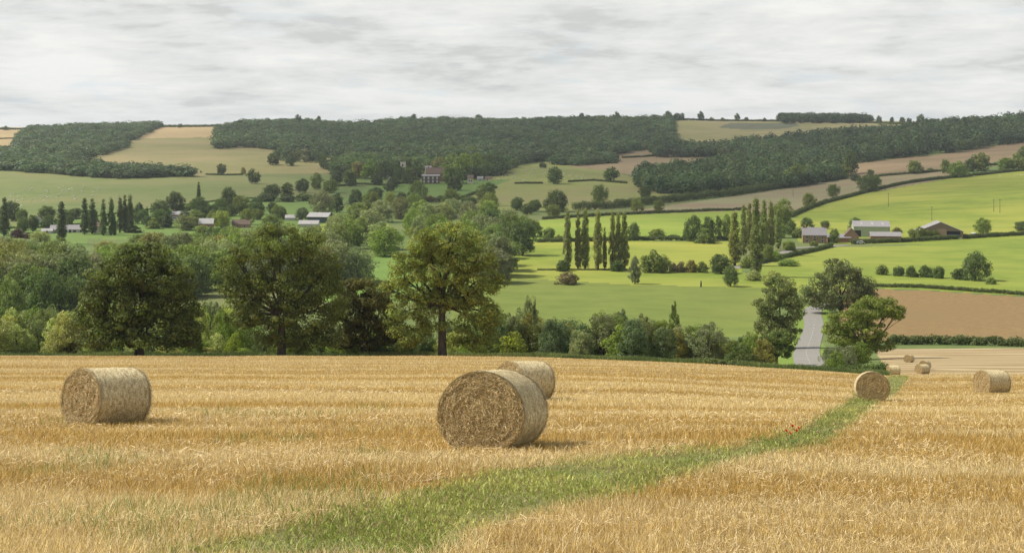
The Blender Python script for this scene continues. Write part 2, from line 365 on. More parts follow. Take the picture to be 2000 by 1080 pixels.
def stubble_ground():
    m, nt, N, L, b = new_mat('stubble_ground')
    tc = N.new('ShaderNodeTexCoord')
    def nz(scale, stretch, detail=6, off=(0, 0, 0), rough=.6):
        mp = N.new('ShaderNodeMapping'); mp.inputs['Scale'].default_value = stretch; mp.inputs['Location'].default_value = off; mp.inputs['Rotation'].default_value = (0, 0, 0.02)
        L.new(tc.outputs['Object'], mp.inputs[0])
        n = N.new('ShaderNodeTexNoise'); n.inputs['Scale'].default_value = scale; n.inputs['Detail'].default_value = detail; n.inputs['Roughness'].default_value = rough
        L.new(mp.outputs[0], n.inputs[0]); return n.outputs[0]
    def ramp(v, stops):
        r = N.new('ShaderNodeValToRGB'); L.new(v, r.inputs[0])
        while len(r.color_ramp.elements) < len(stops): r.color_ramp.elements.new(.5)
        for e, (p, c) in zip(r.color_ramp.elements, stops): e.position = p; e.color = (*c, 1)
        return r.outputs[0]
    def mix(f, a, bcol, mode='MIX'):
        x = N.new('ShaderNodeMix'); x.data_type = 'RGBA'; x.blend_type = mode
        for s, v in ((0, f), (6, a), (7, bcol)):
            if isinstance(v, (int, float)): x.inputs[s].default_value = v
            elif isinstance(v, tuple): x.inputs[s].default_value = (*v, 1)
            else: L.new(v, x.inputs[s])
        return x.outputs[2]
    swath = nz(.28, (.05, 1, .3), 5, rough=.65)        # long combine swaths across the slope
    streak = nz(1.3, (.10, 1.6, .5), 6, (4, 7, 0), .7)
    grain = nz(22, (1, 1.3, 1), 5, (2, 3, 0), .75)
    base = ramp(swath, [(.36, (.26, .165, .055)), (.48, (.34, .23, .085)), (.56, (.42, .30, .13)), (.66, (.50, .39, .20))])
    st = ramp(streak, [(.36, (.62, .56, .46)), (.52, (1, 1, 1)), (.70, (1.22, 1.25, 1.4))])
    c = mix(1.0, base, st, 'MULTIPLY')
    gr = ramp(grain, [(.33, (.52, .47, .40)), (.50, (1, 1, 1)), (.66, (1.25, 1.27, 1.35))])
    c = mix(1.0, c, gr, 'MULTIPLY')
    L.new(c, b.inputs['Base Color']); b.inputs['Roughness'].default_value = 0.9
    bp = N.new('ShaderNodeBump'); bp.inputs['Strength'].default_value = .6; bp.inputs['Distance'].default_value = .05
    L.new(grain, bp.inputs['Height']); L.new(bp.outputs[0], b.inputs['Normal'])
    return m
GM['stubble'] = stubble_ground()
def swirl_ground():
    m = noise_mat('far_stubble', (.25,.175,.08), (.34,.245,.115), 1.2, 6, (.5, 1, 1))
    nt = m.node_tree; N = nt.nodes; L = nt.links; b = N['Principled BSDF']; src = b.inputs['Base Color'].links[0].from_socket
    tc = N.new('ShaderNodeTexCoord'); mp = N.new('ShaderNodeMapping'); mp.inputs['Location'].default_value = (-118, -262, 0); mp.inputs['Scale'].default_value = (.45, 1, 0)
    L.new(tc.outputs['Object'], mp.inputs[0])
    w = N.new('ShaderNodeTexWave'); w.wave_type = 'BANDS'; w.bands_direction = 'Y'; w.inputs['Scale'].default_value = .035; w.inputs['Distortion'].default_value = 12; w.inputs['Detail'].default_value = 2; w.inputs['Detail Scale'].default_value = .9
    L.new(mp.outputs[0], w.inputs[0])
    r = N.new('ShaderNodeValToRGB'); L.new(w.outputs[0], r.inputs[0]); r.color_ramp.elements[0].position = .45; r.color_ramp.elements[1].position = .95
    mu = N.new('ShaderNodeMath'); mu.operation = 'MULTIPLY'; mu.inputs[1].default_value = .65; L.new(r.outputs[0], mu.inputs[0])
    x = N.new('ShaderNodeMix'); x.data_type = 'RGBA'; L.new(mu.outputs[0], x.inputs[0]); L.new(src, x.inputs[6]); x.inputs[7].default_value = (.54, .43, .25, 1)
    L.new(x.outputs[2], b.inputs['Base Color']); return m
GM['swirl'] = swirl_ground()
GM['strip'] = noise_mat('weedy_strip_soil', (.18,.21,.06), (.32,.32,.12), 6, 8, c3=(.20,.16,.07), sc3=.8, bump=.6)
GM['verge'] = g('road_verge', (.14,.21,.03), (.20,.27,.045), None, .3)

def build_ground():
    cls = np.zeros(PX.shape, np.int16); names = [('valley_ground', 'rough')]
    for (nm, key, d0, d1, poly) in FIELDS:
        k = inpoly(PX, PY, poly) & (PD > d0) & (PD < d1)
        names.append((nm, key)); cls[k] = len(names)-1
    ed = edge_d(XC)[None, :]
    names.append(('stubble_field', 'stubble')); s_ = len(names)-1
    names.append(('stubble_field', 'swirl')); s2 = len(names)-1
    names.append(('grass_strip', 'strip')); s3 = len(names)-1
    names.append(('road_verge', 'verge')); s4 = len(names)-1
    cls[PD < ed] = s_
    # the far stubble beyond the brow on the right, cut off by the hedge corner
    k = (PD > 152) & (PD < 332) & (PX > 1690)
    cls[k] = 0
    kk = k & (PX > np.interp(PY, [682, 690, 735], [1712, 1712, 1738]))
    cls[kk] = s2
    cls[inpoly(PX, PY, STRIP) & (PD < 152)] = s3
    cls[inpoly(PX, PY, [(1500,720),(1540,655),(1568,600),(1600,590),(1625,600),(1600,660),(1640,720)]) & (PD > 215) & (PD < 520)] = s4
    V = np.stack([XG, YG, ZG], -1).reshape(-1, 3); W = len(XS)
    I, J = np.meshgrid(np.arange(NR-1), np.arange(W-1), indexing='ij')
    base = (I*W+J)
    Q = np.stack([base, base+1, base+W+1, base+W], -1)
    for i, (nm, key) in enumerate(names):
        q = Q[cls == i]
        if not len(q): continue
        u, inv = np.unique(q.ravel(), return_inverse=True)
        o = mesh_np(nm, V[u], inv.reshape(-1, 4), GM[key], smooth=True)
        tag(o, kind='structure')
    return cls, s_, s3
CLS, C_ST, C_STRIP = build_ground()

# ------------------------------------------------------------------ stubble, weeds, verge grass (uncountable)
_lat = np.random.default_rng(3).random((256, 256))
def vnoise(x, y, oct=3):
    o = 0; amp = 1; tot = 0
    for k in range(oct):
        xi = np.floor(x).astype(int); yi = np.floor(y).astype(int); fx = x-xi; fy = y-yi
        fx = fx*fx*(3-2*fx); fy = fy*fy*(3-2*fy)
        a = _lat[xi % 256, yi % 256]; b = _lat[(xi+1) % 256, yi % 256]; c = _lat[xi % 256, (yi+1) % 256]; d = _lat[(xi+1) % 256, (yi+1) % 256]
        o = o+amp*((a*(1-fx)+b*fx)*(1-fy)+(c*(1-fx)+d*fx)*fy); tot += amp
        x = x*2.03+17.3; y = y*2.03+5.1; amp *= .5
    return o/tot
def blades(name, P, h, w, lean, col, mat, parent=None, taper=.5, yaw=None, r=rng):
    n = len(P); yaw = r.uniform(-1.1, 1.1, n) if yaw is None else yaw
    sx = np.stack([np.cos(yaw), np.sin(yaw), np.zeros(n)], -1)*(w/2)[:, None]
    top = P+np.concatenate([lean*h[:, None], h[:, None]], 1)
    V = np.stack([P-sx, P+sx, top+sx*taper, top-sx*taper], 1).reshape(-1, 3)
    Q = np.arange(4*n).reshape(n, 4)
    return mesh_np(name, V, Q, mat, parent, col=np.repeat(col, 4, 0))
def strip_side():
    """cells of the strip in (x, y) photo space"""
    return STRIP
def img_row(x, d): return HY-F*gz(x, d)/d
def mixc(a, b, t): return np.asarray(a)*(1-t)[:, None]+np.asarray(b)*t[:, None]
BALES = []   # (x, ybase, d, facing, radius, ...)
def make_stubble():
    r = np.random.default_rng(11)
    for (nm, n, d0, d1, pw) in (('stubble_stalks', 400000, 10.5, 34, 0.4), ('stubble_stalks', 320000, 34, 90, 0.3), ('stubble_stalks', 190000, 90, 192, 0.5)):
        x = r.uniform(-350, 2350, n); u = r.random(n)
        d = d0*(d1/d0)**(u**1.0) if pw < 1 else d0+(d1-d0)*u
        X = (x-1000)/F*d; row = .28 if d1 < 40 else .5
        # drilled rows run across the slope
        yr = np.round((d+.02*X)/row)*row-.02*X
        d = np.where(r.random(n) < .75, yr+r.normal(0, .035*row/.28, n), d)
        X = (x-1000)/F*d
        k = d < edge_d(x)-.5
        py = img_row(x, d)
        jx = x+r.normal(0, 14, n)*20/d; jy = py+r.normal(0, 6, n)*20/d
        k &= ~inpoly(jx, jy, STRIP)
        thin = vnoise(X*.9+50, d*1.3+9, 3); k &= (thin > .36) | (r.random(n) < .22)
        x, d, X, py = x[k], d[k], X[k], py[k]; n = len(x)
        Z = gz(x, d)
        pale = vnoise(X*.022+3, d*.33+.02*X, 4); pale2 = vnoise(X*.5+8, d*.9+2, 3)
        pale = np.clip((pale-.47)*3.6+.45+(pale2-.5)*1.2, 0, 1)
        # the right foreground is a taller golden patch beyond the strip
        far_ = d0 > 30; t = np.clip(pale+r.normal(0, .14 if far_ else .30, n), 0, 1)
        t = np.clip(t-.35*((x > 950) & (d < 17)), 0, 1); c = mixc((.58, .38, .095), (.86, .69, .32), t)
        vp = r.random(n) < (.08+.20*pale); c[vp] = mixc((.70, .53, .26), (.92, .80, .52), r.random(vp.sum()))
        dk = r.random(n) < .06; c[dk] *= .65
        c *= (r.uniform(.86, 1.1, n) if far_ else r.uniform(.66, 1.2, n))[:, None]
        gs = (d < 40) & (x < 760) & (vnoise(X*.5+31, d*.35+7, 2) > .60) & (r.random(n) < .09); c[gs] = mixc((.16, .24, .05), (.24, .32, .08), r.random(gs.sum()))
        h = (.10+.09*r.random(n))*(1+.25*(vnoise(X*.4, d*.4)-.5)); h[gs] *= 1.5
        near = np.clip(d/14, 1, None)
        w = .0055*near**.85*r.uniform(.7, 1.3, n)
        h *= np.interp(d, [10, 30, 60, 190], [1.0, .80, .62, .62])
        lean = r.normal(0, .34, (n, 2)); mess = r.random(n) < (.05 if d0 > 30 else .24); lean[mess] = r.normal(0, 1.3, (mess.sum(), 2)); h[mess] *= .75
        P = np.stack([X, d, Z-.01], -1)
        o = blades(nm, P, h, w, lean, c, M_STRAW, r=r); tag(o, {10.5: 'golden cut stubble stalks in the near part of the field', 34: 'golden stubble in the middle of the field around the bales', 90: 'short stubble towards the brow of the field'}[d0], 'stubble', kind='stuff')
    # loose straw lying on the stubble, in pale ribbons
    n = 160000; x = r.uniform(-350, 2350, n); d = 10.5*(60/10.5)**(r.random(n)**1.5); X = (x-1000)/F*d
    m_ = vnoise(X*.03+13, d*.30+4, 4)+.5*(vnoise(X*.7, d*1.1+3, 2)-.5); right = (x > 1350) & (d < 20)
    k = (m_ > np.where(right, .42, .55)) & (d < edge_d(x)-1) & ~inpoly(x, img_row(x, d), STRIP)
    x, d, X = x[k], d[k], X[k]; n = len(x); Z = gz(x, d)
    ln = r.uniform(.05, .20, n); yaw = r.uniform(0, 2*math.pi, n); wd = .006*np.clip(d/14, 1, None)**.9
    dirv = unit(np.stack([np.cos(yaw), np.sin(yaw), r.normal(.2, .55, n)], -1)); side = np.stack([-np.sin(yaw), np.cos(yaw), r.normal(0, .6, n)], -1)
    side[:, 2] = np.abs(side[:, 2])+.35; side = unit(side)
    P = np.stack([X, d, Z+r.uniform(.02, .11, n)], -1)
    a = P-dirv*ln[:, None]/2; b = P+dirv*ln[:, None]/2; s = side*wd[:, None]/2
    V = np.stack([a-s, b-s, b+s, a+s], 1).reshape(-1, 3)
    c = mixc((.56, .39, .15), (.84, .70, .40), r.random(n)); c *= r.uniform(.8, 1.1, n)[:, None]
    o = mesh_np('loose_straw', V, np.arange(4*n).reshape(n, 4), M_STRAW, col=np.repeat(c, 4, 0)); tag(o, 'pale loose straw scattered over the stubble', 'straw', kind='stuff')
    # weeds of the uncut strip
    n = 420000; x = r.uniform(200, 1800, n); d = 11*(152/11)**r.random(n); py = img_row(x, d)
    k = inpoly(x+r.normal(0, 22, n)*20/d+30*(vnoise(x*.02, d*2)-.5), py+r.normal(0, 8, n)*20/d, STRIP) & (d < 151)
    x, d = x[k], d[k]; n = len(x); X = (x-1000)/F*d
    den = vnoise(X*.8+4, d*.8+8, 3); kk = (den > .36) | (r.random(n) < .45); x, d, X, den = x[kk], d[kk], X[kk], den[kk]; n = len(x)
    t = np.clip(vnoise(X*.6+21, d*.5+3, 3)*2-.5+r.normal(0, .22, n), 0, 1)
    c = mixc((.23, .295, .055), (.56, .54, .15), t); dry = r.random(n) < .22; c[dry] = (.38, .30, .14); c *= r.uniform(.8, 1.2, n)[:, None]
    leafy = r.random(n) < .55
    h = np.where(leafy, .02+.04*r.random(n), .05+.08*r.random(n))*(0.8+.9*(den-.4)); h = np.clip(h, .02, .4)
    w = np.where(leafy, .017, .005)*np.clip(d/14, 1, None)**.6*r.uniform(.7, 1.3, n)
    lean = r.normal(0, .5, (n, 2)); P = np.stack([X, d, gz(x, d)+np.where(leafy, r.uniform(0, .09, n)*(.5+den), -.01)], -1)
    o = blades('weeds', P, h, w, lean, c, M_WEED, taper=.35, r=r); tag(o, 'green weeds and grass in the uncut strip crossing the stubble', 'weeds', kind='stuff')
    # rough grass on the field edge below the trees
    n = 90000; x = r.uniform(-300, 1736, n); e = edge_d(x); d = e+r.gamma(1.6, 2.6, n)-.3+vnoise(x*.02, x*0)*1.0
    X = (x-1000)/F*d; t = np.clip(vnoise(X*.12+2, d*.2+4, 3)*2.4-.7+r.normal(0, .15, n), 0, 1)
    c = mixc((.12, .17, .045), (.24, .28, .08), t)*r.uniform(.75, 1.2, n)[:, None]
    h = r.uniform(.25, .75, n)*(.6+.8*vnoise(X*.3, d*.3)); w = r.uniform(.05, .12, n)
    o = blades('rough_grass', np.stack([X, d, gz(x, d)-.05], -1), h, w, r.normal(0, .3, (n, 2)), c, M_WEED, taper=.2, r=r); tag(o, 'rough green grass along the far edge of the stubble field', 'grass', kind='stuff')
make_stubble()

# ------------------------------------------------------------------ straw bales
def bale_materials():
    m, nt, N, L, b = new_mat('net_wrapped_straw')
    tc = N.new('ShaderNodeTexCoord')
    def nz(scale, stretch, detail=5):
        mp = N.new('ShaderNodeMapping'); mp.inputs['Scale'].default_value = stretch; L.new(tc.outputs['UV'], mp.inputs[0])
        n = N.new('ShaderNodeTexNoise'); n.inputs['Scale'].default_value = scale; n.inputs['Detail'].default_value = detail; n.inputs['Roughness'].default_value = .7; L.new(mp.outputs[0], n.inputs[0]); return n.outputs[0]
    a = nz(16, (1, .45, 1)); r = N.new('ShaderNodeValToRGB'); L.new(a, r.inputs[0])
    r.color_ramp.elements[0].position = .36; r.color_ramp.elements[0].color = (.40, .285, .12, 1)
    r.color_ramp.elements[1].position = .60; r.color_ramp.elements[1].color = (.88, .77, .48, 1)
    k = r.color_ramp.elements.new(.46); k.color = (.70, .57, .31, 1)
    f = nz(60, (1.0, .6, 1), 4); r2 = N.new('ShaderNodeValToRGB'); L.new(f, r2.inputs[0])
    r2.color_ramp.elements[0].position = .36; r2.color_ramp.elements[0].color = (.42, .38, .32, 1); r2.color_ramp.elements[1].position = .55; r2.color_ramp.elements[1].color = (1.1, 1.1, 1.1, 1)
    mu = N.new('ShaderNodeMix'); mu.data_type = 'RGBA'; mu.blend_type = 'MULTIPLY'; mu.inputs[0].default_value = 1; L.new(r.outputs[0], mu.inputs[6]); L.new(r2.outputs[0], mu.inputs[7])
    L.new(mu.outputs[2], b.inputs['Base Color']); b.inputs['Roughness'].default_value = .7; b.inputs['Specular IOR Level'].default_value = .3
    bp = N.new('ShaderNodeBump'); bp.inputs['Strength'].default_value = .8; bp.inputs['Distance'].default_value = .02; L.new(f, bp.inputs['Height']); L.new(bp.outputs[0], b.inputs['Normal'])
    core = noise_mat('straw_core', (.16, .105, .045), (.45, .32, .14), 9, 7, bump=1.0, bscale=14)
    return m, core
M_NET, M_CORE = bale_materials()
def bale_meshes(seed, nstraw, Rb=.665, L_=1.36):
    """axis along local Y, resting on z=0; returns list of (name, object)"""
    r = np.random.default_rng(seed); parts = []
    na, nl = 96, 22
    A = np.linspace(0, 2*math.pi, na, endpoint=False); T = np.linspace(-1, 1, nl)
    aa, tt = np.meshgrid(A, T, indexing='ij')
    rad = Rb*(1+.012*np.sin(aa*3+1+seed)+.008*np.sin(aa*7+2)+.006*np.sin(tt*6+aa*2))
    rad = rad-.05*np.clip(np.abs(tt)-.90, 0, 1)**1.3/.1**1.3*Rb*.75
    rad += r.normal(0, .0035, rad.shape)
    Xb = rad*np.sin(aa); Zb = rad*np.cos(aa); Yb = tt*L_/2
    Zb = np.maximum(Zb, -Rb*.945); V = np.stack([Xb, Yb, Zb+Rb*.945], -1).reshape(-1, 3)
    q = []
    for i in range(na):
        for j in range(nl-1): q.append((i*nl+j, i*nl+j+1, ((i+1) % na)*nl+j+1, ((i+1) % na)*nl+j))
    o = mesh_np('net_wrap', V, np.array(q), M_NET, smooth=True)
    uv = o.data.uv_layers.new(name='UVMap'); vi = np.empty(len(o.data.loops), np.int32); o.data.loops.foreach_get('vertex_index', vi)
    qi = np.arange(len(vi))//4; ii = vi//nl; jj = vi % nl; i0 = qi//(nl-1); u = np.where(ii < i0, na, ii)/na*2*math.pi*Rb; vv = T[jj]*L_/2
    uv.data.foreach_set('uv', np.stack([vv, u], -1).astype(np.float32).ravel())
    parts.append(o)
    # bits of straw poking out of the net
    n = nstraw//3; a = r.uniform(0, 2*math.pi, n); t = np.where(r.random(n) < .45, np.sign(r.normal(size=n))*r.uniform(.93, 1.0, n), r.uniform(-.98, .98, n)); P = np.stack([Rb*np.sin(a), t*L_/2, Rb*np.cos(a)], -1); nr = P*[1, 0, 1]/Rb
    d = unit(np.stack([np.cos(a), r.normal(0, .8, n), -np.sin(a)], -1)+nr*r.uniform(-.1, .35, n)[:, None]); ln = r.uniform(.03, .11, n)
    w = unit(np.cross(d, nr))*.0028
    P[:, 2] = np.maximum(P[:, 2], -Rb*.93)
    P = P+nr*.006; P[:, 2] += Rb*.945
    s0 = (np.stack([P-w, P+w, P+w+d*ln[:, None], P-w+d*ln[:, None]], 1).reshape(-1, 3), mixc((.36, .27, .13), (.68, .58, .36), r.random(n)))
    k = np.repeat(s0[1], 4, 0); fr = mesh_np('loose_strands', s0[0], np.arange(4*n).reshape(n, 4), M_STRAW, col=k); parts.append(fr)
    for s in (-1, 1):
        nr_ = 26; RR = np.linspace(0, 1, nr_); aa, rr = np.meshgrid(A, RR, indexing='ij')
        lump = vnoise(aa*3/math.pi*2+rr*7, rr*9+seed*3, 3)
        y = s*(L_/2-.02+.055*(lump-.45)*np.clip((1-rr)*8, 0, 1)-.03*rr**6)
        X_ = rr*Rb*.985*np.sin(aa); Z_ = np.maximum(rr*Rb*.985*np.cos(aa), -Rb*.94)
        V = np.stack([X_, y, Z_+Rb*.945], -1).reshape(-1, 3); q = []
        for i in range(na):
            for j in range(nr_-1):
                f = (i*nr_+j, i*nr_+j+1, ((i+1) % na)*nr_+j+1, ((i+1) % na)*nr_+j); q.append(f if s > 0 else f[::-1])
        n = nstraw; a = r.uniform(0, 2*math.pi, n); ra = Rb*np.sqrt(r.random(n))*.985
        P = np.stack([ra*np.sin(a), np.full(n, s*(L_/2)), ra*np.cos(a)], -1); P[:, 2] = np.maximum(P[:, 2], -Rb*.93)
        P[:, 1] += s*(.055*(vnoise(a*3/math.pi*2+ra/Rb*7, ra/Rb*9+seed*3, 3)-.45)+r.uniform(-.03, .03, n)-.025)
        tang = np.stack([np.cos(a), np.zeros(n), -np.sin(a)], -1); radv = np.stack([np.sin(a), np.zeros(n), np.cos(a)], -1)
        rim = (ra/Rb)**2
        d = unit(tang*r.normal(0, 1, n)[:, None]*(1+1.0*rim[:, None])+radv*r.normal(0, .9, n)[:, None]*(1-.3*rim[:, None])+np.array([0, s, 0])*r.normal(.12, .30, n)[:, None])
        ln = r.uniform(.04, .20, n)*(1-.4*rim); P[:, 2] += Rb*.945
        w = unit(np.cross(d, np.array([0, s, 0.])+r.normal(0, .5, (n, 3))))*r.uniform(.0015, .0034, n)[:, None]
        e0 = P-d*ln[:, None]/2; e1 = P+d*ln[:, None]/2
        for e_ in (e0, e1):
            q_ = np.hypot(e_[:, 0], e_[:, 2]-Rb*.945); f_ = np.minimum(1, Rb*1.01/np.maximum(q_, 1e-6)); e_[:, 0] *= f_; e_[:, 2] = (e_[:, 2]-Rb*.945)*f_+Rb*.945
            e_[:, 2] = np.maximum(e_[:, 2], .01)
        VS = np.stack([e0-w, e0+w, e1+w, e1-w], 1).reshape(-1, 3)
        cs = mixc((.30, .20, .075), (.84, .65, .33), r.random(n)); vp = r.random(n) < .16; cs[vp] = (.80, .68, .42)
        nv = len(V); VV = np.concatenate([V, VS]); cc = np.concatenate([np.full((nv, 3), .3), np.repeat(cs, 4, 0)])
        Q = np.concatenate([np.array(q), np.arange(4*n).reshape(n, 4)+nv])
        mi = np.concatenate([np.zeros(len(q)), np.ones(n)])
        parts.append(mesh_np('straw_face', VV, Q, None, col=cc, mats=[M_CORE, M_STRAW], midx=mi))
    return parts
protos = [bale_meshes(1, 24000), bale_meshes(5, 14000)]
_used = {}
def bale(x, d, deg, size, label, v=0, group=None, roll=0):
    """deg: turn of the bale's axis from the view direction (left end swings towards us)"""
    X, Y, Z = world(x, d); tx = math.atan2(-X, Y)
    t = empty('straw_bale', (X, Y, Z-.03), tx+R(deg), (size*1.08, size, size))
    from mathutils import Matrix
    a = tx+R(deg); gx_ = (float(gxy(X+.8, Y))-float(gxy(X-.8, Y)))/1.6; gy_ = (float(gxy(X, Y+.8))-float(gxy(X, Y-.8)))/1.6
    up = Vector((-gx_, -gy_, 1)).normalized(); yv = Vector((-math.sin(a), math.cos(a), 0)); yv = (yv-up*yv.dot(up)).normalized(); xv = yv.cross(up)
    t.rotation_euler = Matrix((xv, yv, up)).transposed().to_euler()
    tag(t, label, 'bale', group or 'round straw bales on the stubble')
    for p in protos[v]:
        if (v, p.name) not in _used and not _used.get(v): c = p
        else: c = p.copy(); COL.objects.link(c)
        c.parent = t
    _used[v] = True
bale(206, 31.4, -54, 1.0, 'large round straw bale on the left of the stubble, lit end turned left', 1)
bale(964, 24.1, -18, 1.05, 'largest and nearest round straw bale, rough shaded end facing us')
bale(1025, 45.5, -50, 1.0, 'round straw bale half hidden behind the nearest bale', 1)
bale(1702, 60.6, 5, .985, 'round straw bale on the green strip, its whole end facing us', 0)
bale(1939, 75.5, -50, .98, 'round straw bale near the right edge, beyond the brow bale', 1)
bale(1745, 181, -70, 1.0, 'small distant bale in the shade beside the roadside oak', 1, 'distant straw bales below the brow')
bale(1776, 238, -18, 1.0, 'farthest bale, standing alone up the lower stubble', 0, 'distant straw bales below the brow')
bale(1802, 187, -48, 1.0, 'distant bale in front of its neighbour on the lower stubble', 1, 'distant straw bales below the brow')
bale(1807, 205, -16, 1.0, 'distant bale half hidden behind another on the lower stubble', 0, 'distant straw bales below the brow')
# poppies
def poppies():
    mr = plain('poppy_petals', (.62, .07, .02), .6); mg = plain('poppy_stem', (.10, .16, .04))
    pr = None
    for i, (x, y) in enumerate(((1536, 862), (1545, 866), (1556, 864), (1561, 861), (1548, 860))):
        d = depth_near(x, y+8)
        if pr is None:
            me = MB(); me.tube([(0, 0, 0), (.01, 0, .2), (.0, 0, .36)], .004, 5); st = me
            b = MB()
            for k in range(4):
                a = k*math.pi/2; c, s = math.cos(a), math.sin(a); tpt = lambda u, v, z: (u*c-v*s, u*s+v*c, .36+z)
                b.add([tpt(0, 0, 0), tpt(.03, -.03, .02), tpt(.055, -.025, .055), tpt(.06, .02, .06), tpt(.03, .03, .02)], [(0, 1, 2, 3, 4)])
            o = empty('poppy', world(x, d), 0, (.55, .55, .7)); pr = [st.build('stem', mg, o), b.build('petals', mr, o)]
        else:
            o = empty('poppy', world(x, d), i*.8, (.55, .55, .6+.07*i))
            for p in pr: c = p.copy(); COL.objects.link(c); c.parent = o
        tag(o, 'small red poppy flowering in the green strip', 'flower', 'red poppies in the green strip')
def depth_near(x, y):
    d = DS[(DS > 8) & (DS < 150)]; yy = HY-F*gz(np.full(len(d), float(x)), d)/d
    return float(np.interp(-y, -yy, d))
poppies()

# ------------------------------------------------------------------ foliage builders
def leaves(C, Rr, per, size, r, tint, squash=.8, jit=.55, lo=.55, droop=0.0):
    """rhombic leaf sprays round clump centres C with radii Rr"""
    n = len(C)*per; ci = np.repeat(np.arange(len(C)), per)
    dv = unit(r.normal(size=(n, 3))); rr = Rr[ci]*(lo+(1-lo)*r.random(n)**.6)
    P = C[ci]+dv*rr[:, None]*[1, 1, squash]
    if droop: P[:, 2] -= droop*r.random(n)*Rr[ci]
    nm = unit(dv+jit*r.normal(size=(n, 3))+[0, 0, .15])
    u = unit(np.cross(nm, r.normal(size=(n, 3)))); v = np.cross(nm, u); s = size*r.uniform(.6, 1.35, n)[:, None]/2
    V = np.stack([P-u*s, P-v*s*.7, P+u*s, P+v*s*.7], 1).reshape(-1, 3)
    ct = tint[ci] if tint is not None else np.ones((n, 3)); ct = ct*r.uniform(.72, 1.28, n)[:, None]
    ct = ct*(1+np.stack([r.normal(0, .07, n), np.zeros(n), r.normal(0, .05, n)], -1))
    return V, np.repeat(np.clip(ct, 0, 2), 4, 0)
def crown_points(kind, H, W, n, r):
    """clump centres in a crown envelope; z from the ground"""
    if kind == 'round': zb, prof = .10, lambda t: np.sqrt(np.clip(1-(np.abs(t-.42)/(np.where(t > .42, .58, .55)))**2.2, 0, 1))
    elif kind == 'wide': zb, prof = .08, lambda t: np.sqrt(np.clip(1-(np.abs(t-.32)/(np.where(t > .32, .68, .50)))**2.0, 0, 1))
    elif kind == 'tall': zb, prof = .10, lambda t: np.sqrt(np.clip(1-(np.abs(t-.45)/(np.where(t > .45, .55, .7)))**2.4, 0, 1))
    elif kind == 'poplar': zb, prof = .06, lambda t: np.clip(np.minimum(.55+t*2.2, 1)*np.clip((1-t), 0, 1)**.55, .03, 1)
    elif kind == 'conifer': zb, prof = .05, lambda t: np.clip((1-t)**.8, .03, 1)
    elif kind == 'bush': zb, prof = .0, lambda t: np.sqrt(np.clip(1-t**2.2, 0, 1))
    t = r.random(n*6); w = prof(t); k = r.random(n*6) < w; t = t[k][:n]; m = len(t)
    a = r.uniform(0, 2*math.pi, m)
    lobe = 1+.20*np.sin(a*2+r.uniform(0, 6)+t*4)+.14*np.sin(a*3+r.uniform(0, 6)+t*7)+.10*np.sin(a*5+t*13+r.uniform(0, 6))
    if kind in ('poplar', 'conifer'): lobe = 1+(lobe-1)*.5
    rad = prof(t)*lobe*W/2*np.sqrt(r.uniform(.25, 1, m))
    return np.stack([rad*np.cos(a), rad*np.sin(a), H*(zb+(1-zb)*t)], -1)
def make_crown(name, kind, H, W, nc, per, cr, leaf, seed, squash=.8, jit=.55, var=.2, trunk=True, warm=.0, droop=0.0):
    r = np.random.default_rng(seed); cf = cr
    C = crown_points(kind, H-cf, W-2*cf*.8, nc, r); Rr = cf*r.uniform(.6, 1.3, len(C))
    C[:, 2] = np.maximum(C[:, 2], Rr*.5)
    tone = r.uniform(1-var, 1+var, len(C)); ti = np.stack([tone*(1+warm*(r.random(len(C))-.3)), tone, tone*(1-.3*warm)], -1)
    V, c = leaves(C, Rr, per, leaf, r, ti, squash, jit*.85, lo=.68, droop=droop)
    o = mesh_np(name, V, np.arange(len(V)).reshape(-1, 4), M_LEAF, col=c)
    rxy = np.hypot(V[:, 0], V[:, 1]); W_ = 2*np.percentile(rxy, 96); H_ = np.percentile(V[:, 2], 99.5)
    tr = None
    if trunk:
        b = MB(); hb = H*(.85 if kind in ('poplar', 'conifer') else .55); tw = W*.028+.08 if kind != 'poplar' else .28
        b.tube([(0, 0, -.6), (0, 0, .0), (.1, .05, hb*.4), (.0, .1, hb*.75), (.15, 0, hb)], [tw*1.5, tw*1.25, tw, tw*.7, tw*.3], 7)
        k = r.permutation(len(C))[:9]
        for i in k:
            z0 = hb*r.uniform(.3, .8); b.tube([(0.05, .05, z0), tuple(C[i]*[.5, .5, .5]+np.array([0, 0, z0*.5+.2])), tuple(C[i])], [tw*.45, tw*.3, tw*.1], 5)
        tr = b.build('trunk', M_BARK)
    return o, tr, H_, W_
LIB = {}
def lib(key, *a, n=1, **k):
    LIB[key] = []
    for i in range(n):
        LIB[key].append(make_crown('crown', *a, seed=hash_(key)+i*13, **k))
def hash_(s): return sum(ord(c)*(i+3) for i, c in enumerate(s))
# key: kind H W clumps leaves/clump clump-radius leaf
lib('round', 'round', 14, 13, 120, 60, 1.6, .55, n=4, jit=.45)
lib('wide', 'wide', 12, 15, 120, 60, 1.6, .55, n=3, jit=.45)
lib('tall', 'tall', 17, 11, 120, 60, 1.5, .55, n=3, jit=.45)
lib('willow', 'round', 13, 13, 130, 64, 1.3, .5, n=3, jit=.35, var=.12, droop=1.2)
lib('poplar', 'poplar', 23, 3.9, 150, 56, .62, .36, n=3, squash=1.7, var=.15, jit=.45)
lib('conifer', 'conifer', 14, 6, 90, 36, .8, .5, n=1, squash=.6)
lib('bush', 'bush', 4, 5.5, 60, 40, .75, .40, n=4)
lib('shrub', 'bush', 4.5, 5, 90, 95, .55, .17, n=4, jit=.8, var=.3)
lib('thicket', 'tall', 6.5, 4.6, 90, 95, .60, .18, n=4, jit=.8, var=.3)
lib('fine', 'round', 13, 13, 230, 120, 1.0, .30, n=2, var=.25)
lib('small', 'round', 12, 12, 55, 26, 1.9, 1.1, n=4, trunk=False, jit=.4)
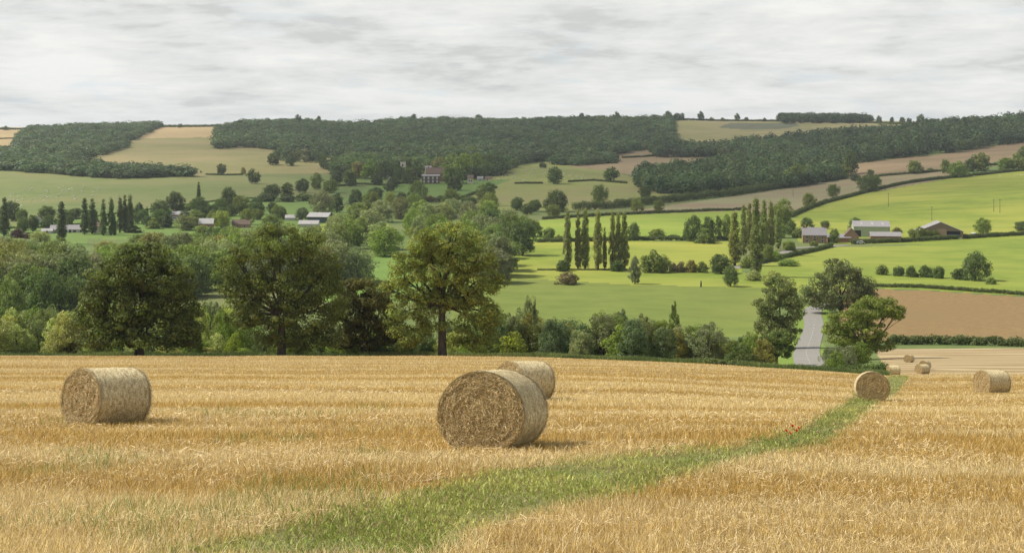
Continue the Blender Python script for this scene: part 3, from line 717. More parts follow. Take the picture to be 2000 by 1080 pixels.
for v in LIB.values():
    for o, t, _, _ in v:
        for q in (o, t):
            if q is not None: COL.objects.unlink(q)
COLR = {   # own colour of each sort of foliage
 'mid': (0.211, 0.254, 0.062), 'dark': (0.109, 0.142, 0.047), 'deep': (0.137, 0.183, 0.053), 'willow': (0.288, 0.314, 0.139), 'yell': (.30, .34, .065),
 'green': (0.234, 0.299, 0.062), 'olive': (0.272, 0.248, 0.073), 'maroon': (0.118, 0.062, 0.058), 'poplar': (0.258, 0.277, 0.087), 'popd': (0.149, 0.189, 0.065),
 'pale': (0.432, 0.448, 0.157), 'pale_': (0.336, 0.364, 0.116), 'brown': (.225, .190, .085), 'bluish': (0.156, 0.204, 0.099), 'hedge': (0.137, 0.168, 0.055), 'grey': (0.242, 0.254, 0.124),
}
LBL = {'mid': 'mid green', 'dark': 'very dark green', 'deep': 'deep green', 'willow': 'pale grey green', 'yell': 'yellow green', 'green': 'fresh green', 'olive': 'olive green',
 'maroon': 'dark maroon', 'poplar': 'olive green', 'popd': 'dark green', 'pale': 'pale green', 'brown': 'brownish', 'bluish': 'blue green', 'grey': 'dull grey green'}
NAME = {'round': 'broadleaf_tree', 'wide': 'spreading_tree', 'tall': 'tall_tree', 'willow': 'willow_tree', 'poplar': 'poplar_tree', 'conifer': 'conifer_tree', 'bush': 'bush', 'shrub': 'shrub', 'thicket': 'young_tree', 'fine': 'broadleaf_tree', 'small': 'broadleaf_tree'}
WORD = {'round': 'round tree', 'wide': 'broad tree', 'tall': 'upright tree', 'willow': 'rounded willow', 'poplar': 'slim poplar', 'conifer': 'pointed conifer', 'bush': 'round bush', 'shrub': 'leafy shrub', 'thicket': 'young tree', 'fine': 'round tree', 'small': 'round tree'}
TREES = []; _first = set()
def tree(x, ytop, w, yb=None, d=None, k='round', c='mid', area='valley', label=None, rr=random):
    if d is None: d = depth_at(x, yb)
    X, Y, Z = world(x, d); ztop = -(ytop-HY)/F*d; H = max(ztop-Z, 1.0); W = w/F*d
    i = rr.randrange(len(LIB[k])); o, t, h0, w0 = LIB[k][i]
    rz = rr.uniform(0, 6.28) if k != 'x' else 0
    cat = {'bush': 'bush', 'shrub': 'shrub'}.get(k, 'tree')
    if k == 'poplar': W *= 1.04
    s = (W/w0, W/w0, H/h0)
    base = COLR[c] if isinstance(c, str) else c
    v = rr.uniform(.86, 1.16); colr = (base[0]*v*rr.uniform(.93, 1.08), base[1]*v, base[2]*v*rr.uniform(.85, 1.15), 1)
    if t is None or d > 1150:
        e = o.copy(); e.name = NAME[k]; COL.objects.link(e); e.location = (X, Y, Z-.1); e.rotation_euler = (0, 0, rz); e.scale = s; e.color = colr
    else:
        e = empty(NAME[k], (X, Y, Z-.1), rz, s)
        cc = o.copy(); cc.name = 'crown'; COL.objects.link(cc); cc.parent = e; cc.color = colr
        tt = t.copy(); tt.name = 'trunk'; COL.objects.link(tt); tt.parent = e
    e['category'] = cat
    TREES.append(dict(o=e, x=x, k=k, c=c, area=area, label=label, cat=cat, d=d))
    return e
ORD = ['first', 'second', 'third', 'fourth', 'fifth', 'sixth', 'seventh', 'eighth', 'ninth', 'tenth', 'eleventh', 'twelfth', 'thirteenth', 'fourteenth', 'fifteenth', 'sixteenth', 'seventeenth', 'eighteenth', 'nineteenth', 'twentieth']
def label_trees():
    groups = {}
    for t in TREES: groups.setdefault((t['area'], t['k'], t['c']), []).append(t)
    for (area, k, c), L_ in groups.items():
        L_.sort(key=lambda t: t['x'])
        for i, t in enumerate(L_):
            o = t['o']
            if t['label']: o['label'] = t['label']
            else:
                base = f"{LBL.get(c, 'green')} {WORD[k]} {area}"
                if len(L_) > 1: base += f", {ORD[i] if i < 20 else str(i+1)+'th'} from left"
                o['label'] = base
                if len(__import__('re').findall(r'[a-z]+', base)) > 15: print('LONG', base)
            o['group'] = {'bush': 'bushes ', 'shrub': 'shrubs ', 'poplar': 'poplars '}.get(k, 'trees ')+area

# ------------------------------------------------------------------ the big trees, each crown laid out lobe by lobe
def big_tree(name, label, x, yb, d, lobes, c, leaf=.30, cr=.85, per=75, dens=1.0, seed=1, tw=.45, fork=.35, lean=0.0, jit=.42, var=.22, limbs=True, hollow=0.0):
    leaf *= .84; per = int(per*1.45); dens *= .92; cr *= 1.06; var += .08
    r = np.random.default_rng(seed); X0, Y0, Z0 = world(x, d); s = d/F
    top = min(cy-ry for cx, cy, rx, ry in lobes)
    e = empty(name, (X0, Y0, Z0-.1)); CC = []; RR = []; TT = []; LC = []
    for (cx, cy, rx, ry) in lobes:
        c0 = np.array([(cx-x)*s, r.normal(0, .14)*rx*s, (yb-cy)*s]); ax = np.array([rx*s, (rx+ry)/2*s, ry*s]); LC.append((c0, ax))
        vol = ax[0]*ax[2]; rx, ry = rx*1.12, ry*1.12; ax = ax*1.10; n = max(8, int(vol*4.6*dens/(cr*cr)))
        dv = unit(r.normal(size=(n, 3))); dv[:, 2] = np.where(dv[:, 2] < -.3, dv[:, 2]*.7, dv[:, 2])
        rad = r.uniform(.45, 1.0, n)**.6
        C = c0+dv*(ax-cr*.55)*rad[:, None]; CC.append(C); RR.append(cr*r.uniform(.55, 1.45, n))
        tone = r.uniform(1-var, 1+var, n)*r.uniform(.9, 1.1); TT.append(np.stack([tone*r.uniform(.92, 1.12, n), tone, tone], -1))
    C = np.concatenate(CC); Rr = np.concatenate(RR); T = np.concatenate(TT); C[:, 2] = np.maximum(C[:, 2], .35)
    V, col = leaves(C, Rr, per, leaf, r, T, .62, jit*.8, lo=.72, droop=.2)
    V[:, 2] = np.maximum(V[:, 2], .02)
    o = mesh_np('crown', V, np.arange(len(V)).reshape(-1, 4), M_LEAF, e, col=col); o.color = (*COLR[c], 1) if isinstance(c, str) else (*c, 1)
    H = (yb-top)*s; b = MB(); hf = H*fork
    b.tube([(0, 0, -.8), (0, 0, 0), (lean*.3, 0, hf*.5), (lean, 0, hf)], [tw*1.7, tw*1.25, tw, tw*.9], 10); o2 = b.build('trunk', M_BARK, e, smooth=True)
    if limbs:
        for (c0, ax) in LC:
            if c0[2]+ax[2] < hf*.9: continue
            b = MB(); p0 = np.array([lean, 0, hf*.92]); mid = p0*.45+c0*.55+np.array([0, 0, -.12*abs(c0[0])+.3]); tip = c0+np.array([0, 0, ax[2]*.5])
            b.tube([p0, mid, c0, tip], [tw*.42, tw*.28, tw*.15, tw*.04], 7)
            for k in range(6):
                q = c0+unit(r.normal(size=3)+[0, 0, .4])*ax*.85; st = mid*(1-k/6)+c0*(k/6)
                b.tube([st, (st+q)/2+[0, 0, .2], q], [tw*.13, tw*.08, tw*.03], 5)
            b.build('limb', M_BARK, e, smooth=True)
    tag(e, label, 'tree'); return e
big_tree('oak_tree', 'broad dark green oak, dense down to the field edge, left of the other big trees', 272, 694, 187,
    [(275,520,62,48),(225,535,48,42),(330,545,52,46),(205,580,50,44),(262,590,70,60),(330,600,58,52),(185,620,38,36),(230,645,70,46),(300,645,72,46),(362,625,38,44),(370,655,30,28),(285,490,34,24),(178,660,26,22),(245,492,26,22)],
    (.130, .160, .036), leaf=.34, cr=.95, per=80, dens=1.4, seed=21, tw=.55, fork=.2, jit=.42, var=.3)
big_tree('ash_tree', 'tall irregular dark ash with a sprawling left limb, between the broad oak and brown tree', 550, 696, 189,
    [(545,470,52,42),(500,492,40,36),(600,475,36,36),(455,530,36,34),(640,520,30,34),(560,540,62,40),(605,560,58,46),(480,575,44,36),(530,610,58,38),(600,620,62,44),(650,590,34,50),(470,625,30,26),(560,660,40,24),(635,660,42,26),(520,455,28,22),(445,560,24,20),(505,560,40,34),(585,505,36,30),(520,645,34,34),(600,655,50,34),(480,600,30,28),(575,590,40,34),(640,555,34,34),(455,500,24,22)],
    (.165, .195, .046), leaf=.30, cr=.85, per=62, dens=.85, seed=31, tw=.5, fork=.33, var=.3)
big_tree('chestnut_tree', 'dark brown-tinged tree squeezed between the two tall ashes', 712, 692, 196,
    [(712,570,52,36),(690,600,44,44),(740,605,44,46),(712,650,60,38),(690,550,24,18),(765,640,30,40),(680,650,34,36),(735,575,34,30)],
    (.135, .130, .030), leaf=.34, cr=.9, per=70, seed=41, tw=.45, fork=.2, var=.35)
big_tree('ash_tree', 'tall yellow-green ash with bare lower trunk, just above the nearest bale', 864, 693, 186,
    [(880,462,62,32),(835,470,44,34),(935,500,42,40),(800,510,40,36),(860,525,70,42),(925,550,50,38),(962,545,28,26),(815,560,52,38),(880,580,60,36),(800,600,46,34),(935,600,38,38),(775,632,32,28),(945,645,28,34),(845,625,34,24),(915,630,32,26),(805,655,26,20),(895,440,30,14),(760,560,22,20),(905,510,44,36),(845,500,44,34),(910,575,40,34),(850,585,44,30),(790,540,34,28),(905,655,30,28),(820,645,26,22),(935,668,26,20),(790,668,22,18),(955,620,30,36)],
    (.255, .285, .064), leaf=.30, cr=.8, per=56, dens=.82, seed=51, tw=.5, fork=.42, lean=-.1, var=.28)
big_tree('oak_tree', 'spreading yellow-green oak right of the road with bare twigs on its right', 1690, 702, 262,
    [(1695,605,44,28),(1650,622,36,24),(1735,600,34,22),(1685,645,54,26),(1640,655,30,20),(1712,672,32,20),(1672,672,36,22),(1622,640,20,16),(1755,612,20,14),(1700,588,24,12)],
    (.230, .275, .055), leaf=.36, cr=.85, per=60, dens=1.0, seed=61, tw=.5, fork=.2, var=.3)
big_tree('ash_tree', 'large grey-green ash standing behind the road bend', 1643, 590, 440,
    [(1635,498,26,20),(1610,522,28,20),(1660,515,28,22),(1590,545,26,18),(1640,545,44,28),(1685,535,24,24),(1620,570,40,18),(1672,568,30,18),(1700,548,12,18),(1583,560,20,16)],
    (.205, .230, .085), leaf=.55, cr=1.3, per=60, dens=1.0, seed=71, tw=.6, fork=.3, var=.2)
big_tree('ash_tree', 'soft olive tree left of the road, above a smaller dark one', 1524, 656, 330,
    [(1522,535,34,24),(1545,560,26,24),(1500,565,26,24),(1525,585,44,26),(1540,610,30,22),(1500,612,26,24),(1520,632,34,20)],
    (.215, .240, .080), leaf=.45, cr=1.0, per=60, seed=81, tw=.45, fork=.2, var=.2)
big_tree('ash_tree', 'smaller deep green tree at the left edge of the road', 1517, 704, 250,
    [(1518,645,28,18),(1500,660,22,18),(1535,662,20,18),(1516,675,34,18)],
    (.150, .190, .050), leaf=.36, cr=.75, per=60, seed=91, tw=.25, fork=.25)

# ------------------------------------------------------------------ listed trees: x, top row, width, base row (or distance), kind, colour
rt = random.Random(5)
def many(area, rows):
    for row in rows:
        x, yt, w, b, k, c = row[:6]
        lab = row[6] if len(row) > 6 else None
        tree(x, yt, w, yb=b if b < 2000 else None, d=None if b < 2000 else b-2000, k=k, c=c, area=area, label=lab, rr=rt)
many('in the row by the white village houses', [
 (8,387,17,462,'poplar','popd'),(120,395,19,478,'poplar','popd','single slim dark poplar standing apart in front of the white bungalows'),(165,388,16,459,'poplar','popd'),(180,389,18,458,'poplar','popd'),(202,390,14,461,'poplar','popd'),
 (217,388,14,460,'poplar','popd'),(234,386,12,456,'poplar','popd'),(244,382,13,455,'poplar','popd'),(254,382,14,455,'poplar','popd'),(388,356,9,395,'poplar','popd','small lone poplar tip rising behind the village trees'),
 (224,420,9,461,'poplar','popd')])
many('around the village', [
 (24,393,30,432,'round','dark'),(8,425,24,452,'round','dark'),(45,424,26,455,'round','deep'),(64,420,24,452,'round','dark'),(96,420,34,446,'wide','dark'),(34,447,30,466,'bush','maroon'),(53,455,14,467,'bush','maroon'),
 (78,452,44,472,'wide','pale'),(136,420,18,445,'round','dark'),(185,410,14,440,'tall','dark'),(272,396,18,428,'tall','dark'),(287,404,9,430,'conifer','dark'),(312,391,36,432,'round','dark'),(342,375,40,425,'wide','dark'),(325,414,20,446,'conifer','dark'),
 (352,402,24,420,'round','deep'),(388,385,34,418,'round','deep'),(370,398,22,416,'round','mid'),(402,392,14,412,'tall','dark'),(430,388,34,416,'wide','deep'),(446,366,36,412,'wide','dark'),(472,382,40,416,'round','mid'),(500,386,26,408,'round','deep'),
 (508,395,19,412,'bush','dark','round clipped dark bush alone on the pasture edge'),(300,425,26,448,'bush','mid'),(262,440,30,456,'bush','dark'),(365,420,44,450,'round','grey'),(420,410,30,442,'round','mid'),(432,412,36,446,'round','yell'),(482,408,30,440,'wide','mid'),(398,440,32,462,'round','mid'),(530,420,40,450,'round','mid'),(552,405,20,430,'round','deep'),(590,405,30,432,'round','bluish','blue-green tree between the two white shed roofs'),
 (610,385,16,400,'small','dark'),(455,442,36,468,'round','green'),(662,437,26,452,'bush','mid'),(668,452,16,462,'bush','maroon'),(520,440,40,470,'round','mid'),(566,445,34,470,'round','mid')])
many('on the left hill pastures', [
 (432,320,19,342,'small','dark'),(475,327,10,342,'small','olive'),(495,330,28,360,'small','dark'),(533,299,26,323,'small','dark'),(566,303,22,325,'small','dark'),(636,307,32,331,'small','dark'),(664,309,18,326,'small','deep')])
many('in the pale grove above the hill field', [(545,289,24,314,'small','bluish'),(560,286,24,316,'small','bluish'),(580,289,24,316,'small','grey'),(598,291,24,318,'small','grey'),(615,292,22,318,'small','bluish'),(628,298,18,318,'small','deep')])
many('below the manor pasture', [
 (532,360,36,390,'round','dark'),(560,357,26,388,'tall','deep'),(590,349,28,378,'round','dark'),(618,338,24,371,'tall','mid'),(645,351,32,378,'round','mid'),(630,372,46,420,'wide','grey'),(658,377,28,416,'tall','deep'),(695,370,36,407,'wide','dark'),(733,366,32,394,'round','dark'),
 (762,357,26,376,'round','dark'),(763,374,24,402,'willow','pale'),(815,353,38,395,'wide','mid'),(942,360,24,398,'tall','mid'),(956,357,26,402,'tall','deep'),(785,376,28,394,'bush','dark'),(838,382,30,394,'bush','brown'),(862,382,30,395,'bush','dark'),(885,376,20,390,'bush','dark'),(915,384,34,402,'bush','deep'),
 (520,378,40,394,'bush','dark'),(560,380,40,394,'bush','dark'),(595,378,34,393,'bush','deep')])
many('beside the red brick manor', [
 (660,334,28,362,'small','dark'),(683,332,30,364,'small','deep'),(700,316,34,350,'small','olive'),(722,312,34,350,'small','green'),(745,318,28,352,'small','dark'),(690,345,16,364,'small','mid'),(768,320,28,350,'small','dark'),(798,332,30,360,'small','dark'),(815,325,26,350,'small','dark'),(735,340,26,362,'small','dark'),
 (768,345,26,366,'small','dark'),(808,345,24,362,'small','dark'),(858,307,34,337,'small','olive'),(885,300,34,335,'small','green'),(905,300,40,350,'small','green'),(890,325,34,358,'small','mid'),(888,345,30,373,'small','dark'),(930,298,38,338,'small','green'),(955,302,34,338,'small','deep'),(975,305,30,338,'small','dark'),(865,290,30,310,'small','green'),(890,286,36,310,'small','mid'),(925,286,44,312,'small','mid'),(950,312,30,345,'small','deep'),
 (787,327,24,3380,'small','dark'),(778,322,18,3370,'small','deep'),(797,324,16,3372,'small','mid'),(878,322,36,361,'small','mid'),(868,318,26,340,'small','green'),(845,318,22,332,'small','olive'),(812,308,24,330,'small','green'),(790,305,26,325,'small','deep')])
many('on the sheep pasture', [(1060,317,17,329,'small','dark'),(1083,326,30,360,'small','deep'),(1194,327,35,354,'small','deep'),(1172,361,32,402,'round','mid'),(1087,372,54,414,'wide','deep'),(1045,390,28,414,'round','deep'),(1080,400,30,424,'round','mid'),
 (1260,363,28,388,'round','deep'),(1244,387,28,414,'round','mid'),(1286,390,21,414,'round','mid'),(1010,385,28,412,'round','deep'),(1030,398,28,420,'round','dark')])
many('in the row across the bright meadows', [
 (1108,413,17,526,'poplar','poplar'),(1129,411,14,526,'poplar','poplar'),(1143,410,17,527,'poplar','poplar'),(1168,413,18,528,'poplar','poplar'),(1181,445,9,527,'poplar','poplar','small thin poplar in the gap of the poplar row'),(1196,415,14,527,'poplar','poplar'),(1208,414,13,526,'poplar','poplar'),(1220,416,17,527,'poplar','poplar')])
many('in the clump left of the farmhouse', [
 (1435,415,24,520,'poplar','poplar'),(1452,402,15,500,'poplar','poplar'),(1464,398,16,490,'poplar','poplar'),(1477,389,24,541,'poplar','poplar','tallest poplar of the clump left of the farmhouse, reaching lowest'),(1492,392,17,500,'poplar','poplar'),(1505,394,16,490,'poplar','poplar'),(1520,410,14,486,'poplar','poplar')])
many('along the meadow hedges', [
 (1238,435,24,470,'round','deep'),(1284,447,38,464,'bush','mid'),(1355,421,42,473,'wide','deep'),(1384,424,26,470,'round','deep'),(1403,422,15,466,'tall','deep'),(1419,419,20,466,'tall','mid'),(1378,446,42,476,'bush','mid'),(1317,458,26,468,'bush','dark'),
 (1280,490,58,533,'bush','mid'),(1330,511,24,532,'bush','brown'),(1350,508,24,533,'bush','olive'),(1372,511,26,533,'bush','mid'),(1315,513,20,531,'bush','brown'),(1408,497,46,536,'round','deep'),(1427,518,32,561,'round','deep','dark small tree on the edge of the green field'),(1108,531,50,555,'bush','brown','brown-green hawthorn standing alone on the lower meadow'),
 (1205,508,30,531,'bush','deep'),(1072,445,26,466,'bush','mid'),(1092,458,20,472,'bush','mid'),(1020,421,56,462,'wide','mid'),(1045,430,30,464,'round','deep'),(1240,501,24,556,'fine','grey','sparse grey tree standing on the meadow boundary'),
 (1100,508,30,530,'bush','deep'),(1540,470,26,488,'bush','mid'),(1515,490,30,510,'bush','green'),(1500,478,26,512,'round','mid'),(1462,500,30,525,'bush','mid'),(1540,505,40,520,'bush','green'),(1472,528,34,550,'bush','pale'),(1510,528,40,552,'bush','pale')])
many('around the farm buildings', [
 (1532,388,32,448,'tall','mid'),(1516,400,28,450,'round','mid'),(1524,436,34,466,'round','mid'),(1545,430,20,460,'round','deep'),(1576,425,28,446,'round','deep'),(1560,445,26,466,'bush','mid'),(1612,431,20,448,'round','deep'),(1670,425,26,452,'tall','deep'),(1629,447,22,476,'round','mid'),(1782,447,17,466,'round','mid'),(1797,442,19,467,'round','mid'),
 (1812,449,16,467,'round','mid'),(1826,448,18,467,'round','mid'),(1920,425,31,459,'round','mid'),(1993,432,24,452,'round','deep'),(1752,444,18,455,'bush','brown'),(1590,470,20,482,'bush','mid'),(1545,478,22,490,'bush','green')])
many('along the right hill hedges', [
 (1628,360,25,386,'round','mid'),(1580,377,27,406,'round','mid'),(1693,342,42,376,'wide','deep'),(1708,341,24,374,'round','mid'),(1700,331,15,345,'small','deep'),(1787,314,36,341,'small','mid'),(1817,328,13,339,'small','mid'),(1847,312,24,339,'small','mid'),(1870,315,38,348,'round','green'),(1915,299,36,336,'small','mid'),(1895,310,28,337,'small','deep'),
 (1962,308,30,335,'small','green'),(1985,299,40,335,'small','mid'),(2000,285,30,318,'small','deep'),(1661,295,32,342,'small','deep'),(1555,321,46,364,'small','mid'),(1648,322,30,345,'small','mid'),(1670,340,22,354,'small','dark')])
many('on the hilltop skyline', [
 (1305,217,14,236,'small','dark'),(1322,221,14,236,'small','dark'),(1332,221,12,236,'small','dark'),(1369,218,15,236,'small','dark'),(1390,229,9,236,'small','dark'),(1411,230,10,236,'small','dark'),(1440,222,13,236,'small','dark'),(1458,229,9,236,'small','dark'),(1717,226,12,241,'small','dark'),(1742,229,10,241,'small','dark'),(1762,229,12,241,'small','dark'),(1775,231,11,241,'small','dark'),(1798,223,18,243,'small','dark'),(1820,232,14,243,'small','dark'),
 (1523,221,10,238,'small','dark'),(1136,221,13,242,'small','dark'),(1205,219,18,242,'small','dark'),(935,224,17,242,'small','dark'),(582,224,14,246,'small','dark'),(622,227,13,246,'small','dark'),(808,223,14,242,'small','dark'),(12,246,14,255,'small','dark'),(316,241,10,250,'small','dark'),(352,242,12,250,'small','dark'),(1493,230,8,238,'small','dark')])
many('above the brown field', [
 (1723,517,27,538,'bush','mid'),(1755,520,23,539,'bush','deep'),(1780,519,25,541,'bush','deep'),(1808,518,33,543,'bush','deep'),(1833,520,25,544,'bush','deep'),(1905,492,55,548,'wide','deep','large round dark tree alone in the right-hand meadow'),(1875,524,36,546,'bush','deep'),(1935,541,22,555,'bush','mid')])
# woodland of the valley floor: many separate crowns in depth
def fill(area, poly, n, hpx, wpx, kinds, cols, mind, seed):
    r = random.Random(seed); xs = [p[0] for p in poly]; ys = [p[1] for p in poly]; P = []; tries = 0
    while len(P) < n and tries < 6000:
        tries += 1; x = r.uniform(min(xs), max(xs)); y = r.uniform(min(ys), max(ys))
        if not inpoly(np.array([x]), np.array([y]), poly)[0]: continue
        if any(abs(x-a)/(mind) < 1 and abs(y-b)/(mind*.35) < 1 for a, b in P): continue
        P.append((x, y))
    P.sort(key=lambda p: p[1])
    for x, y in P:
        d = depth_at(x, y); sc = 700/d; h = r.uniform(*hpx)*sc; w = r.uniform(*wpx)*sc
        tree(x, y-h, w, d=d, k=r.choice(kinds), c=r.choice(cols), area=area, rr=r)
fill('in the valley wood below the village', [(-40,545),(90,545),(250,540),(330,515),(420,500),(560,505),(680,505),(700,520),(700,560),(440,580),(180,600),(-40,610)], 62, (52, 66), (52, 70), ['round', 'wide', 'willow', 'round'], ['mid', 'deep', 'willow', 'grey', 'mid', 'green', 'olive'], 24, 3)
fill('on the near side of the village', [(-30,492),(60,492),(75,515),(195,515),(210,488),(300,482),(420,470),(560,475),(600,500),(420,520),(240,530),(-30,530)], 34, (24, 36), (42, 60), ['round', 'wide', 'willow', 'wide'], ['mid', 'deep', 'grey', 'green', 'willow', 'olive'], 26, 13)
fill('in the valley trees beyond the yellow ash', [(640,455),(720,420),(780,405),(960,405),(1000,440),(1000,545),(960,560),(760,505),(640,520)], 40, (52, 66), (46, 62), ['round', 'willow', 'tall', 'wide', 'willow'], ['mid', 'willow', 'grey', 'mid', 'green', 'willow'], 26, 4)
fill('left of the poplar row', [(950,480),(1000,460),(1055,480),(1060,545),(960,545)], 6, (60, 75), (42, 54), ['round', 'tall'], ['mid', 'grey', 'deep'], 28, 8)
fill('in the shaded wood at the left edge', [(-40,590),(140,585),(160,640),(-40,650)], 8, (52, 64), (44, 56), ['round', 'wide'], ['dark', 'deep', 'mid'], 34, 5)
# shrubs and young trees on the slope just past the stubble
def slope(area, x0, x1, n, d0, d1, top, kinds, cols, w, seed):
    r = random.Random(seed)
    for i in range(n):
        x = x0+(x1-x0)*(i+r.random())/n; d = r.uniform(d0, d1); k = r.choice(kinds)
        t = top(x)+(d1-d)/(d1-d0)*r.uniform(0, 34)+r.uniform(-8, 10)
        tree(x, t, r.uniform(*w)*200/d, d=d, k=k, c=r.choice(cols), area=area, rr=r)
slope('left of the broad oak', -30, 165, 17, 199, 222, lambda x: 605, ['shrub', 'thicket', 'shrub'], ['pale', 'green', 'pale', 'pale', 'willow'], (55, 80), 1)
slope('at the foot of the broad oak', 130, 440, 18, 196, 206, lambda x: 655, ['shrub'], ['pale', 'mid', 'green'], (40, 60), 2)
slope('between the oak and the dark ash', 380, 455, 9, 204, 235, lambda x: 596, ['shrub', 'thicket'], ['pale', 'green', 'grey'], (50, 66), 12)
slope('under the two tall ashes', 440, 980, 24, 195, 203, lambda x: 652, ['shrub'], ['mid', 'deep', 'green', 'pale', 'yell'], (40, 64), 6)
slope('behind the trunks of the two ashes', 440, 980, 13, 208, 235, lambda x: 618, ['shrub', 'thicket'], ['mid', 'deep', 'green', 'grey'], (62, 84), 16)
slope('in the thicket below the green field', 965, 1400, 38, 196, 232, lambda x: 614+12*math.sin(x*.03)+max(0, (x-1300))*.22, ['thicket', 'shrub', 'thicket'], ['bluish', 'mid', 'grey', 'willow', 'mid', 'bluish', 'grey', 'olive'], (50, 80), 7)
slope('between the thicket and the road', 1390, 1500, 9, 185, 235, lambda x: 655, ['shrub'], ['mid', 'deep', 'green', 'olive'], (50, 74), 9)
slope('on the bank right of the road', 1615, 1690, 8, 200, 250, lambda x: 668, ['shrub'], ['mid', 'grey', 'green', 'brown'], (40, 56), 10)
tree(1002, 648, 72, d=200, k='shrub', c=(.32, .33, .045), area='x', label='bright yellow-green rounded shrub between the yellow-green ash and the thicket', rr=rt)
tree(1214, 634, 72, d=200, k='shrub', c='green', area='x', label='bright green bush sticking out in front of the thicket', rr=rt)
tree(1318, 592, 26, d=222, k='thicket', c='deep', area='x', label='pointed young tree rising over the thicket', rr=rt)
tree(1035, 580, 30, d=222, k='thicket', c='grey', area='x', label='grey pointed young tree at the left end of the thicket', rr=rt)
fill('among the village houses', [(-20,424),(60,424),(300,424),(560,418),(560,436),(420,444),(300,446),(60,442),(-20,446)], 26, (24, 40), (30, 46), ['round', 'wide', 'tall', 'round'], ['dark', 'deep', 'mid', 'deep'], 18, 23)
label_trees()
import collections; print('trees', collections.Counter(t['cat'] for t in TREES), sum(t['k'] not in ('bush','shrub','poplar','conifer') for t in TREES))

# ------------------------------------------------------------------ far woods (too many to count)
def wood(label, poly, n, dmin, dmax, hw=(11, 16), c=(.096, .138, .062), seed=1, leaf=2.2, per=195, cell=12.5, ww=(14, 26)):
    r = np.random.default_rng(seed); xs = [p[0] for p in poly]
    x = r.uniform(min(xs), max(xs), n*30); d = r.uniform(dmin, dmax, n*30)
    # uniform over the ground
    keep = r.random(n*30) < d/dmax; x, d = x[keep], d[keep]
    y = HY-F*gz(x, d)/d; k = inpoly(x, y, poly); x, d = x[k], d[k]
    # thin to a jittered spacing
    X = (x-1000)/F*d; key = np.floor(X/cell).astype(np.int64)*100000+np.floor(d/cell).astype(np.int64)
    _, i = np.unique(key, return_index=True); i = r.permutation(i)[:n]; x, d, X = x[i], d[i], X[i]; n = len(x); Z = gz(x, d)
    H = r.uniform(*hw, n); W = r.uniform(*ww, n)
    V0 = []; C0 = []
    for v in range(6):
        rr = np.random.default_rng(100+v+seed)
        cc = crown_points('round', .70, .56, 9, rr)+[0, 0, .10]
        V, col = leaves(cc, rr.uniform(.22, .36, len(cc)), per//9, leaf/14, rr, rr.uniform(.9, 1.1, (len(cc), 1))*np.ones((1, 3)), .85, .18, lo=.8)
        V0.append(V); C0.append(col)
    nv = min(len(v) for v in V0); V0 = np.array([v[:nv] for v in V0]); C0 = np.array([c_[:nv] for c_ in C0])
    vi = r.integers(0, 6, n); a = r.uniform(0, 6.28, n)
    V = V0[vi]; ca, sa = np.cos(a)[:, None], np.sin(a)[:, None]
    Vx = (V[..., 0]*ca-V[..., 1]*sa)*W[:, None]+X[:, None]; Vy = (V[..., 0]*sa+V[..., 1]*ca)*W[:, None]+d[:, None]; Vz = V[..., 2]*H[:, None]+Z[:, None]
    VV = np.stack([Vx, Vy, Vz], -1).reshape(-1, 3); tone = (r.uniform(.68, 1.36, n)*(.72+.56*vnoise(X/70+3, d/90+8, 3)))[:, None, None]*np.stack([r.uniform(.9, 1.2, n), np.ones(n), r.uniform(.9, 1.1, n)], -1)[:, None, :]
    o = mesh_np('woodland', VV, np.arange(len(VV)).reshape(-1, 4), M_LEAF, col=(C0[vi]*tone).reshape(-1, 3)); o.color = (*c, 1)
    tag(o, label, 'wood', kind='stuff'); print(label, n)
wood('large dark wood covering the central hill and skyline', [(423,292),(425,258),(470,246),(600,244),(690,248),(760,242),(960,240),(1130,240),(1310,236),(1318,285),(1260,292),(1205,303),(1150,312),(1080,312),(1010,322),(960,336),(900,330),(780,318),(660,312),(560,296),(480,288)], 4300, 1450, 2960, seed=1)
wood('dark wood on the left hill', [(33,304),(38,275),(60,258),(170,252),(290,244),(312,250),(262,272),(240,282),(150,305),(40,312)], 1100, 1500, 2960, seed=2)
wood('sloping belt of trees below the left hill wood', [(-100,333),(-100,300),(30,298),(150,296),(240,284),(248,288),(140,318),(210,330),(365,341),(368,345),(220,350),(100,340),(0,333)], 900, 1350, 2100, hw=(8, 12), seed=3)
wood('long dark wood climbing the right hill', [(1270,308),(1290,290),(1400,296),(1500,280),(1650,268),(1760,262),(1850,248),(2000,238),(2200,228),(2200,270),(2000,278),(1850,300),(1700,316),(1640,322),(1500,318),(1400,308)], 2000, 1550, 2800, hw=(12, 21), ww=(15, 25), cell=13.5, seed=4)
wood('wood on the slope between brown fields', [(1245,365),(1250,345),(1350,335),(1450,316),(1560,320),(1630,335),(1640,350),(1560,366),(1470,372),(1330,384),(1280,380)], 700, 1250, 1900, hw=(11, 18), ww=(12, 21), cell=11, c=(.095,.14,.056), seed=5)
wood('plantation on the hilltop skyline at right', [(1525,240),(1525,232),(1560,230),(1640,231),(1700,238),(1700,241),(1525,242)], 420, 2300, 3400, hw=(13, 17), c=(.06,.09,.045), seed=6)
wood('low dark copse beside the pink tilled field', [(1080,322),(1090,313),(1190,308),(1198,318),(1140,324)], 140, 1300, 1900, hw=(8, 11), seed=7)
wood('trees behind and around the manor', [(640,330),(700,312),(900,318),(960,330),(1000,326),(1000,336),(940,348),(900,352),(880,346),(860,338),(790,330),(700,345),(660,346)], 260, 1300, 1800, hw=(10, 14), c=(.11,.16,.052), seed=8)

